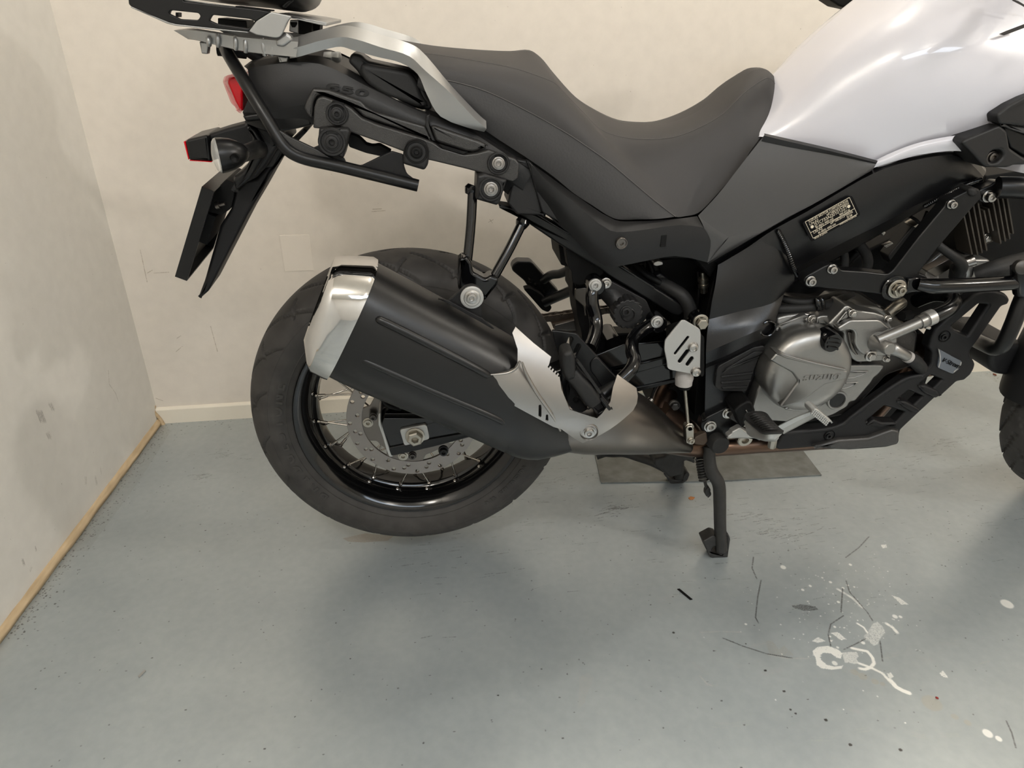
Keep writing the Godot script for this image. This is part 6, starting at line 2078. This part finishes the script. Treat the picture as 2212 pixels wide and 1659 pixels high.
	lathe(b, at(C4, 1632, 648, .168), Vector3(0.05, -0.12, 1), [[-0.006, 0.0105], [0.001, 0.0105], [0.002, 0.0098], [0.002, 0.0085], [0.0005, 0.0075], [0.0005, 0.0035], [-0.002, 0.0032], [-0.002, 0.0001]], 28)
	obj("screw", b, M.collector, cov)
	pl("clip_slot", C4, [1948, 585, 1995, 580, 1985, 675, 1940, 678], 0.1672, 0.004, M.dark, cov, 1, 0.0008)
	# rear continuation of the cover, up to the tail
	b = Bag.new()
	add_pl(b, C4, [560, -60, 880, -10, 940, 60, 1000, 400, 1040, 430, 800, 420, 725, 330, 740, 250, 800, 60, 770, 0], 0.134, 0.06, 4, 0.004)
	add_pl(b, C4, [875, -10, 905, 0, 1075, 185, 1190, 480, 1240, 570, 1060, 440, 1000, 400], 0.141, 0.06, 3, 0.003)
	obj("rear_infill", b, M.plastic, cov)

	# black fairing bits by the tank
	var fr := pl("fairing", CT, [2010, 880, 2018, 862, 2110, 790, 2212, 735, 2400, 660, 2400, 950, 2212, 955, 2100, 942, 2030, 938], 0.222, 0.06, M.plastic, bike, 4, 0.004)
	pl("grey_insert", CT, [2030, 938, 2100, 944, 2212, 962, 2400, 980, 2400, 1040, 2212, 1012, 2100, 975], 0.214, 0.05, M.cover, fr, 3, 0.003)
	pl("lower_wing", CT, [1745, 1082, 1775, 1050, 2030, 945, 2062, 968, 2090, 990, 2110, 1120, 2212, 1190, 2400, 1260, 2400, 1240, 2140, 1250, 2100, 1268, 1930, 1268, 1915, 1262], 0.216, 0.06, M.plastic, fr, 4, 0.005, [rc(q(CT, [1940, 1185, 1975, 1140, 2030, 1132, 2062, 1160, 2050, 1195, 2010, 1230, 1960, 1235]), 6)])
	pl("dark_wing", CT, [2062, 968, 2100, 962, 2212, 1012, 2400, 1050, 2400, 1240, 2212, 1180, 2112, 1118], 0.208, 0.05, M.satin, fr, 3, 0.003)
	pl("screw_well", CT, [1930, 1185, 1975, 1130, 2040, 1125, 2070, 1160, 2050, 1205, 2010, 1240, 1950, 1240], 0.200, 0.01, M.dark, fr, 5)
	bolt(fr, CT, 1972, 1188, 0.2005, 0.0078, M.collector, 0.005)


# =================================================================== tail, rack, lights
func make_tail() -> void:
	var b := Bag.new()
	loft(b, [
		q3(PX, [527, 143, .06, 575, 127, .075, 690, 121, .085, 800, 176, .10, 900, 226, .11, 1000, 266, .12, 1070, 310, .125, 1150, 360, .125]),
		q3(PX, [535, 150, .10, 580, 140, .115, 690, 138, .12, 800, 190, .128, 900, 238, .133, 1000, 275, .136, 1070, 318, .138, 1150, 372, .138]),
		q3(PX, [540, 200, .115, 590, 195, .125, 690, 190, .13, 790, 218, .138, 890, 258, .142, 1000, 295, .145, 1066, 335, .143, 1140, 390, .14]),
		q3(PX, [524, 242, .11, 580, 244, .12, 660, 226, .126, 780, 250, .134, 880, 285, .138, 1000, 320, .14, 1060, 360, .138, 1130, 410, .135]),
		q3(PX, [532, 266, .10, 590, 285, .11, 650, 268, .115, 770, 285, .12, 870, 310, .12, 1000, 350, .12, 1060, 390, .12, 1120, 440, .12]),
		q3(PX, [532, 266, .04, 590, 285, .04, 650, 268, .04, 770, 285, .04, 870, 310, .04, 1000, 350, .04, 1060, 390, .04, 1120, 440, .04])], 4, 3, [1, 3, 4])
	join(b, flip(b))
	var tail := obj("tail_cover", b, M.plastic, bike)
	b = Bag.new()
	var g := []
	for p in [[527, 143, .06], [575, 127, .075], [690, 121, .085], [800, 176, .10], [900, 226, .11], [1000, 266, .12]]:
		var w := P(p[0], p[1], p[2])
		g.append([w, Vector3(w.x, w.y + 0.004, 0), Vector3(w.x, w.y, -w.z)])
	grid(b, g)
	obj("tail_top", b, M.plastic, tail)
	pl("flank_panel", C1, [1190, 1100, 1420, 1065, 1720, 1010, 1800, 1040, 1830, 1200, 1560, 1260, 1480, 1240, 1340, 1150, 1200, 1170, 1165, 1110], 0.118, 0.02, M.satin, tail, 5, 0.004)
	lettering(tail, "raised_name", "650", C2, 228, 492, 562, 556, 58, 0.1360, 0.0008, M.plastic, true, 0.3)
	# side carrier: upper strip, main grained plate, pads with bolts
	var car := pl("side_carrier", C2, [133, 800, 140, 640, 160, 575, 185, 552, 215, 548, 388, 612, 436, 640, 520, 718, 640, 768, 1000, 878, 1092, 915, 1150, 955, 1340, 1012, 1440, 1000, 1530, 975, 1745, 1045, 1778, 1085, 1768, 1200, 1725, 1230, 1600, 1195, 1380, 1132, 1090, 1062, 1030, 1050, 860, 990, 640, 905, 430, 832, 340, 785, 190, 805], 0.156, 0.02, M.coarse, bike, 4, 0.003)
	pl("upper_strip", C2, [60, 640, 75, 590, 130, 482, 250, 492, 515, 582, 560, 632, 620, 667, 1030, 785, 1085, 900, 1000, 868, 540, 712, 440, 618, 390, 598, 212, 532, 165, 545, 140, 590, 128, 720, 90, 700], 0.147, 0.02, M.coarse, car, 4, 0.004)
	pl("strip_end", C2, [1068, 785, 1100, 778, 1450, 898, 1535, 942, 1420, 992, 1340, 985, 1150, 922, 1110, 903], 0.150, 0.02, M.coarse, car, 4, 0.005)
	pl("strip_band", C2, [1035, 700, 1065, 690, 1066, 780, 1110, 905, 1080, 900, 1030, 785], 0.1505, 0.01, M.plastic, car, 2)
	pl("recess_slot", C2, [1130, 925, 1330, 985, 1370, 990, 1330, 1012, 1160, 960], 0.1565, 0.004, M.dark, car, 2, 0.001)
	for s in [[285, 575, 385, 600, 375, 690, 350, 740, 310, 745, 270, 700], [1585, 990, 1680, 1015, 1655, 1110, 1620, 1148, 1575, 1130, 1565, 1080]]:
		pl("bolt_recess", C2, s, 0.1572, 0.004, M.dark, car, 5, 0.001)
	pl("pad", C2, [180, 800, 410, 800, 430, 830, 378, 1035, 360, 1038, 180, 965, 172, 900], 0.170, 0.05, M.plastic, car, 4, 0.005)
	pl("pad", C2, [860, 965, 890, 910, 960, 890, 1030, 915, 1060, 980, 1052, 1090, 1022, 1140, 850, 1088, 848, 1020], 0.172, 0.05, M.plastic, car, 6, 0.006)
	pl("pad", C2, [1440, 1180, 1500, 1165, 1680, 1215, 1620, 1400, 1600, 1418, 1430, 1370], 0.170, 0.05, M.plastic, car, 4, 0.005)
	pl("pad_groove", C2, [240, 800, 350, 800, 340, 850, 235, 850], 0.1712, 0.003, M.satin, car, 2, 0.001)
	for p in [[325, 685, .0092, 0], [285, 910, .0115, 0], [1610, 1080, .0098, 1], [1550, 1285, .0108, 1], [957, 990, .0098, 2]]:
		b = Bag.new()
		var zc: float = 0.158 if p[1] < 700 or p[1] == 1080 else 0.171
		var c := at(C2, p[0], p[1], zc)
		lathe(b, c, Vector3(0, 0, 1), [[0, p[2] * 1.85], [0.002, p[2] * 1.75], [0.002, p[2] * 1.5], [-0.001, p[2] * 1.4], [-0.002, 0.0001]], 28)
		obj("bolt_seat", b, M.dark if p[3] == 2 else M.plastic, car)
		bolt(car, C2, p[0], p[1], zc, p[2] * 0.82, [M.plastic, M.steel, M.dark][p[3]], 0.005)
	# lower rail with its gusset and wing
	var rail := tb("carrier_rail", PX, [486, 104, .06, 497, 124, .09, 520, 162, .12, 556, 222, .145, 594, 285, .160, 606, 306, .164, 624, 326, .167, 650, 340, .168, 735, 360, .168, 903, 401, .168], .0096, M.satin, bike, 20)
	pl("gusset", C1, [1478, 1235, 1520, 1245, 1620, 1310, 1900, 1440, 2120, 1580, 2100, 1610, 1700, 1500, 1600, 1430, 1530, 1350], 0.166, 0.006, M.coarse, rail, 4, 0.0015)
	pl("wing", C2, [130, 960, 185, 935, 380, 1040, 400, 1085, 440, 1110, 520, 1098, 700, 1010, 760, 985, 850, 1010, 860, 1110, 880, 1165, 935, 1210, 975, 1215, 960, 1245, 500, 1140, 330, 1080], 0.162, 0.006, M.matt, rail, 3, 0.0015)
	pl("inner_brace", C2, [400, 830, 500, 870, 560, 930, 610, 940, 660, 930, 760, 985, 700, 1030, 560, 1000, 420, 950], 0.13, 0.02, M.dark, rail, 4)
	tb("rail_bracket", C1, [930, 470, .05, 1200, 500, .05], .010, M.dark, rail, 10, 1)
	tb("cross_strut", C1, [1190, 470, .0, 1330, 560, .0, 1500, 660, .0], .009, M.dark, rail, 12)
	# grab rail, cast silver, both sides
	b = Bag.new()
	var gr := [
		[626, 88, 624, 106, 626, 126, 630, 120], [640, 80, 640, 103, 640, 124, 642, 118], [700, 62, 700, 86, 695, 109, 698, 104], [743, 55, 742, 80, 736, 101, 738, 97], [772, 59, 773, 86, 764, 109, 768, 104],
		[820, 74, 822, 102, 815, 123, 820, 118], [880, 92, 885, 122, 866, 136, 872, 130], [906, 106, 918, 152, 902, 160, 906, 155], [975, 185, 972, 200, 922, 204, 926, 200], [1038, 251, 1034, 264, 952, 252, 955, 248], [1050, 261, 1051, 278, 1046, 285, 1044, 280]]
	loft(b, rails(gr, [[.115, .12, .122, .123, .125, .128, .132, .135, .138, .140, .142], [.135, .140, .143, .145, .147, .150, .154, .158, .160, .160, .158], [.128, .133, .136, .138, .140, .142, .146, .150, .153, .153, .152], [.10, .10, .10, .10, .10, .105, .11, .115, .125, .13, .135]]), 4, 3, [1, 2])
	var inner := rails(gr, [[.115, .12, .122, .123, .125, .128, .132, .135, .138, .140, .142], .1, .1, [.10, .10, .10, .10, .10, .105, .11, .115, .125, .13, .135]])
	loft(b, [inner[0], inner[3]], 4, 1)
	var grab := obj("grab_rail", b, M.alloy, bike)
	obj("grab_rail", flip(b), M.alloy, bike)
	pl("under_seat_block", C2, [410, 270, 440, 200, 520, 215, 560, 260, 900, 335, 990, 400, 1040, 520, 1085, 640, 1050, 660, 700, 540, 560, 440, 500, 370, 480, 340], 0.118, 0.06, M.plastic, bike, 8, 0.006)
	pl("handle_pad", C2, [500, 350, 520, 280, 900, 345, 960, 420, 1000, 540, 1060, 625, 980, 640, 700, 545, 560, 450], 0.128, 0.03, M.rubber, bike, 10, 0.008)
	pl("wiring_clip", C2, [700, 560, 760, 540, 880, 610, 1040, 660, 1000, 660, 800, 600], 0.125, 0.01, M.zinc, bike, 2)
	for k in 2:
		b = Bag.new()
		lathe(b, at(C2, 255 + k * 62, 232, .07), Vector3(1, -0.1, 0.2), [[-0.006, 0.0075], [0.003, 0.0092], [0.006, 0.0085], [0.008, 0.004], [0.008, 0.0001]], 6)
		obj("spacer", b, M.alloy_light, grab)
	# cast carrier under the rack: ribbed beam, pegs
	b = Bag.new()
	loft(b, [
		q3(C1, [510, 288, .10, 690, 270, .11, 900, 300, .115, 1150, 340, .12, 1480, 370, .125, 1700, 350, .13]),
		q3(C1, [512, 292, .118, 690, 290, .125, 900, 318, .128, 1150, 355, .132, 1480, 385, .136, 1700, 400, .14]),
		q3(C1, [640, 370, .118, 700, 375, .122, 930, 432, .125, 1200, 492, .128, 1430, 520, .132, 1680, 545, .138]),
		q3(C1, [645, 376, .08, 705, 382, .08, 935, 438, .08, 1205, 500, .08, 1435, 528, .08, 1690, 552, .08])], 4, 3, [1, 2])
	var carrier := obj("rack_casting", b, M.alloy, bike)
	obj("rack_casting", flip(b), M.alloy, bike)
	for f in [[840, 360, 850, 430], [930, 330, 935, 440], [1100, 350, 1105, 470], [1195, 370, 1200, 495], [1355, 370, 1380, 525], [1455, 390, 1450, 525]]:
		tb("rib", C1, [f[0], f[1], .128, (f[0] + f[2]) / 2, (f[1] + f[3]) / 2, .131, f[2], f[3], .126], .0035, M.alloy, carrier, 8, 3)
	pl("peg", C1, [752, 398, 845, 408, 842, 430, 830, 518, 775, 512], 0.10, 0.015, M.alloy, carrier, 2, 0.002)
	pl("peg", C1, [1505, 535, 1602, 545, 1588, 668, 1528, 662], 0.11, 0.015, M.alloy, carrier, 2, 0.002)
	pl("side_lobe", C1, [1480, 380, 1580, 310, 1630, 345, 1640, 390, 1560, 450, 1490, 440], 0.142, 0.02, M.alloy, carrier, 4, 0.004)
	# silver rack plate for the case; its shaded part is coloured dark
	var slots := [rc(q(C1, [462, 130, 485, 98, 745, 125, 765, 155, 740, 192, 570, 182]), 3.5), rc(q(C1, [850, 195, 880, 142, 1240, 182, 1290, 205, 1225, 272, 930, 230]), 3.5)]
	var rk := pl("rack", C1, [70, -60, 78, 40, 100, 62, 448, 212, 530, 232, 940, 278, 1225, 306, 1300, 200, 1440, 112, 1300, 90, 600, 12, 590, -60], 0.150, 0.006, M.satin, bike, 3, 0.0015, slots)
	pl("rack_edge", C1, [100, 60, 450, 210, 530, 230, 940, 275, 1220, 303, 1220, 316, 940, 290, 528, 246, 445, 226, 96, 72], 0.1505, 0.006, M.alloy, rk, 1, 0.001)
	pl("lit_rack_part", C1, [1225, 300, 1300, 200, 1440, 112, 1620, 150, 1632, 165, 1600, 205, 1545, 330, 1520, 358, 1480, 364, 1300, 335], 0.152, 0.005, M.alloy, rk, 4, 0.0015)  # lit part of the same plate, split off in the lighter colour
	pl("top_tray", C1, [1440, 128, 1620, 158, 1780, 180, 1890, 198, 1975, 215, 1972, 250, 1900, 238, 1640, 178], 0.12, 0.24, M.alloy, rk, 2, 0.001)
	pl("lock_block", C1, [1620, 190, 1700, 195, 1700, 325, 1610, 300], 0.09, 0.02, M.alloy, rk, 2)
	pl("lock_block", C1, [1700, 190, 1830, 205, 1830, 330, 1700, 326], 0.08, 0.05, M.dark, rk, 2)
	pl("lock_block", C1, [1835, 215, 1910, 235, 1905, 295, 1835, 300], 0.06, 0.04, M.dark, rk, 2)
	pl("keyhole", C1, [1620, 210, 1690, 212, 1690, 230, 1670, 262, 1640, 262, 1625, 235], 0.0915, 0.004, M.dark, rk, 1)
	pl("centre_block", C1, [930, 172, 1205, 200, 1215, 290, 930, 240], 0.02, 0.06, M.dark, rk, 2)
	pl("stop", C1, [525, 118, 555, 122, 555, 165, 525, 160], -0.1, 0.02, M.dark, rk, 1)
	# rear lamp: clear outer lens over the red one
	var lamp := pl("tail_lamp", C1, [1030, 740, 1110, 733, 1172, 830, 1172, 1062, 1140, 1055, 1100, 980, 1022, 795], 0.055, 0.11, M.red, bike, 3, 0.004)
	pl("outer_lens", C1, [972, 780, 985, 738, 1000, 728, 1105, 700, 1112, 733, 1030, 742, 1022, 795, 1100, 980, 1140, 1056, 1168, 1064, 1130, 1062, 1050, 985, 990, 830], 0.062, 0.124, M.pink, lamp, 4, 0.004)
	# arm that carries the number plate, and the long mudguard blade
	b = Bag.new()
	add_pl(b, C3, [548, 480, 640, 490, 730, 520, 800, 560, 815, 640, 770, 650, 690, 780, 630, 845, 520, 900, 490, 950, 478, 840, 540, 800, 610, 720, 650, 660, 640, 590, 600, 520, 560, 500], 0.07, 0.14, 5, 0.008)
	var arm := obj("plate_arm", b, M.plastic, bike)
	pl("arm_cover", C3, [560, 500, 620, 520, 680, 620, 690, 700, 600, 850, 500, 930, 480, 850, 560, 790, 600, 700, 600, 580], 0.082, 0.02, M.satin, arm, 8, 0.006)
	pl("blade", C3, [770, 650, 815, 640, 930, 530, 960, 545, 770, 745, 655, 950, 575, 1085, 325, 1570, 270, 1618, 258, 1612, 300, 1500, 400, 1150, 470, 1040, 500, 920, 560, 860, 630, 845, 690, 780], 0.045, 0.09, M.matt, arm, 3, 0.006)
	pl("blade_rib", C3, [690, 775, 770, 650, 800, 660, 740, 770, 690, 780], 0.05, 0.01, M.satin, arm, 2)
	# number plate carrier: a tilted board seen from its right-hand edge
	b = Bag.new()
	var nt := at(C3, 300, 905, .095)
	var nb := at(C3, 128, 1478, .095)
	var down := (nb - nt)
	var out := Vector3(-down.y, down.x, 0).normalized()
	if out.x < 0:
		out = -out
	var ce := (nt + nb) / 2 - Vector3(0, 0, 0.095)
	box(b, ce, down / 2, out * 0.002, Vector3(0, 0, 0.095))
	var np := obj("number_plate_carrier", b, M.matt, arm)
	b = Bag.new()
	for s in [-1.0, 1.0]:
		box(b, ce + Vector3(0, 0, 0.093 * s) + out * 0.006, down / 2, out * 0.010, Vector3(0, 0, 0.003))
	box(b, ce + down * 0.49 + out * 0.006, down * 0.012, out * 0.010, Vector3(0, 0, 0.095))
	box(b, ce - down * 0.49 + out * 0.006, down * 0.012, out * 0.010, Vector3(0, 0, 0.095))
	obj("rim", b, M.satin, np)
	b = Bag.new()
	box(b, ce + out * 0.012 - down * 0.02, down * 0.16, out * 0.012, Vector3(0, 0, 0.055))
	obj("mount", b, M.dark, np)
	b = Bag.new()
	lathe(b, at(C3, 375, 1020, .07), Vector3(1, 0.2, 0.1), [[0, 0.006], [0.006, 0.006], [0.006, 0.003], [0.016, 0.003], [0.016, 0.0001]], 10)
	obj("screw", b, M.collector, np)
	pl("carrier_web", C3, [330, 960, 440, 850, 500, 880, 490, 960, 470, 1040, 410, 1080, 300, 1060], 0.05, 0.10, M.dark, np, 4)
	# rear reflector on its own bracket
	pl("reflector_arm", C1, [830, 1285, 1000, 1230, 1210, 1175, 1270, 1200, 1300, 1350, 1240, 1480, 1000, 1500, 860, 1545], 0.03, 0.05, M.matt, arm, 4, 0.006)
	var rf := pl("reflector_housing", C1, [618, 1352, 640, 1332, 815, 1290, 838, 1300, 868, 1545, 690, 1538, 655, 1530], 0.045, 0.09, M.satin, arm, 3, 0.005)
	pl("reflector", C1, [602, 1352, 620, 1350, 658, 1522, 648, 1528], 0.04, 0.08, M.red, rf, 1, 0.001)
	pl("red_edge", C1, [660, 1530, 870, 1545, 870, 1552, 660, 1538], 0.044, 0.08, M.red, rf, 0.5, 0.0008)
	# right-hand turn signal: bullet housing with a clear lens
	var a0 := at(C1, 1232, 1455, .165)
	var a1 := at(C1, 938, 1487, .178)
	var ax := (a1 - a0)
	var len := ax.length()
	b = Bag.new()
	var R := (at(C1, 908, 1312, .178) - at(C1, 968, 1652, .178)).length() / 2
	lathe(b, a0, ax, [[0.0, 0.0001], [len * 0.03, R * 0.22], [len * 0.14, R * 0.47], [len * 0.32, R * 0.70], [len * 0.56, R * 0.88], [len * 0.8, R * 0.97], [len, R]], 36)
	var ind := obj("turn_signal", b, M.satin, bike)
	b = Bag.new()
	lathe(b, a0 + ax, ax, [[-0.001, R * 0.99], [0.003, R * 0.95], [0.006, R * 0.80], [0.008, R * 0.55], [0.0095, R * 0.25], [0.010, 0.0001]], 36)
	obj("lens", b, M.clear, ind)
	b = Bag.new()
	lathe(b, a0 + ax * 0.9, ax, [[0.0, R * 0.8], [len * 0.09, R * 0.9], [len * 0.08, R * 0.7], [len * 0.03, 0.0001]], 30)
	obj("mirror_bowl", b, M.amber, ind)
	tb("stalk", C1, [1150, 1480, .16, 1260, 1440, .12, 1330, 1420, .06], [.012, .013, .016], M.rubber, ind, 16)
	b = Bag.new()
	lathe(b, at(C1, 1095, 1512, .199), Vector3(0, 0, 1), [[-0.004, 0.007], [0.0, 0.006], [-0.002, 0.004], [-0.004, 0.0001]], 18)
	obj("screw_well", b, M.dark, ind)


func make_top_case() -> void:
	# hard case on the rack: only the rounded bottom shows
	var b := Bag.new()
	ringloft(b, PX, [[392, -155, 396, -12, .0, .09], [402, -205, 404, -5, .0, .115], [450, -255, 450, 3, .0, .130], [520, -275, 520, 12, .0, .134], [585, -280, 585, 18, .0, .134], [630, -275, 630, 24, .0, .130], [660, -245, 660, 26, .0, .122], [682, -195, 682, 14, .0, .11], [694, -145, 693, -14, .0, .08]], 32, 3.0, 3, 3)
	var o := obj("top_case", b, M.satin, self)
	tag(o, "glossy dark hard case with a rounded bottom fixed on the rear rack", "top case")
	pl("hinge_line", C1, [585, -5, 1100, 62, 1100, 76, 585, 10], 0.1425, 0.01, M.alloy, o, 0.5, 0.001)
	pl("latch", C1, [1540, 60, 1600, 10, 1645, 5, 1600, 40, 1560, 80], 0.135, 0.02, M.dark, o, 2)
	pl("rubber_foot", C1, [1100, 55, 1220, 68, 1440, 95, 1440, 110, 1200, 85, 1095, 72], 0.142, 0.03, M.dark, o, 1)


func make_floor_things() -> void:
	# flat steel sheet under the far foot of the stand
	var b := Bag.new()
	var c := PackedVector2Array()
	for p in q(CE, [215, 893, 160, 640, 1820, 632, 1972, 830, 1160, 878]):
		var w := on_floor(p.x, p.y, 0.0035)
		c.append(Vector2(w.x, -w.z))
	var k := Bag.new()
	plate(k, c, 0.0035, 0.0005, 0.0004)
	for i in k.v.size():
		b.v.append(Vector3(k.v[i].x, k.v[i].z, -k.v[i].y))
		b.n.append(Vector3(k.n[i].x, k.n[i].z, -k.n[i].y))
	var sheet := obj("steel_sheet", b, M.sheet)
	tag(sheet, "thin flat grey steel sheet on the floor under the centre stand", "metal sheet")
	# litter
	litter("plastic_strip", [1463, 1272, 1468, 1271, 1496, 1294, 1491, 1295], 0.002, M.dark, "short thin black strip lying on the floor in front of the centre stand", "strip")
	litter("white_stick", [298, 1460, 312, 1446, 315, 1448, 300, 1463], 0.003, M.guard, "small white splinter on the bare floor at the left", "splinter")
	litter("leaf_scrap", [1487, 1075, 1492, 1072, 1501, 1074, 1497, 1078, 1490, 1078], 0.002, mat(Color(0.75, 0.5, 0.3), 0.8), "tiny orange leaf scrap on the floor behind the near stand foot", "leaf scrap")
	litter("red_chip", [2021, 1504, 2027, 1506, 2028, 1509, 2023, 1508], 0.002, mat(Color(0.5, 0.09, 0.07), 0.6), "tiny red chip on the floor below the white paint splash", "chip")
	litter("dry_leaf", [2145, 806, 2152, 808, 2153, 811, 2146, 809], 0.002, mat(Color(0.4, 0.2, 0.1), 0.8), "tiny brown leaf by the skirting behind the front wheel", "leaf")


func litter(called: String, a: Array, high: float, m: Material, label: String, category: String) -> void:
	var c := PackedVector2Array()
	for p in q(PX, a):
		var w := on_floor(p.x, p.y, high)
		c.append(Vector2(w.x, -w.z))
	var k := Bag.new()
	plate(k, c, high, 0.0002, 0.0003)
	var b := Bag.new()
	for i in k.v.size():
		b.v.append(Vector3(k.v[i].x, k.v[i].z, -k.v[i].y))
		b.n.append(Vector3(k.n[i].x, k.n[i].z, -k.n[i].y))
	tag(obj(called, b, m), label, category)
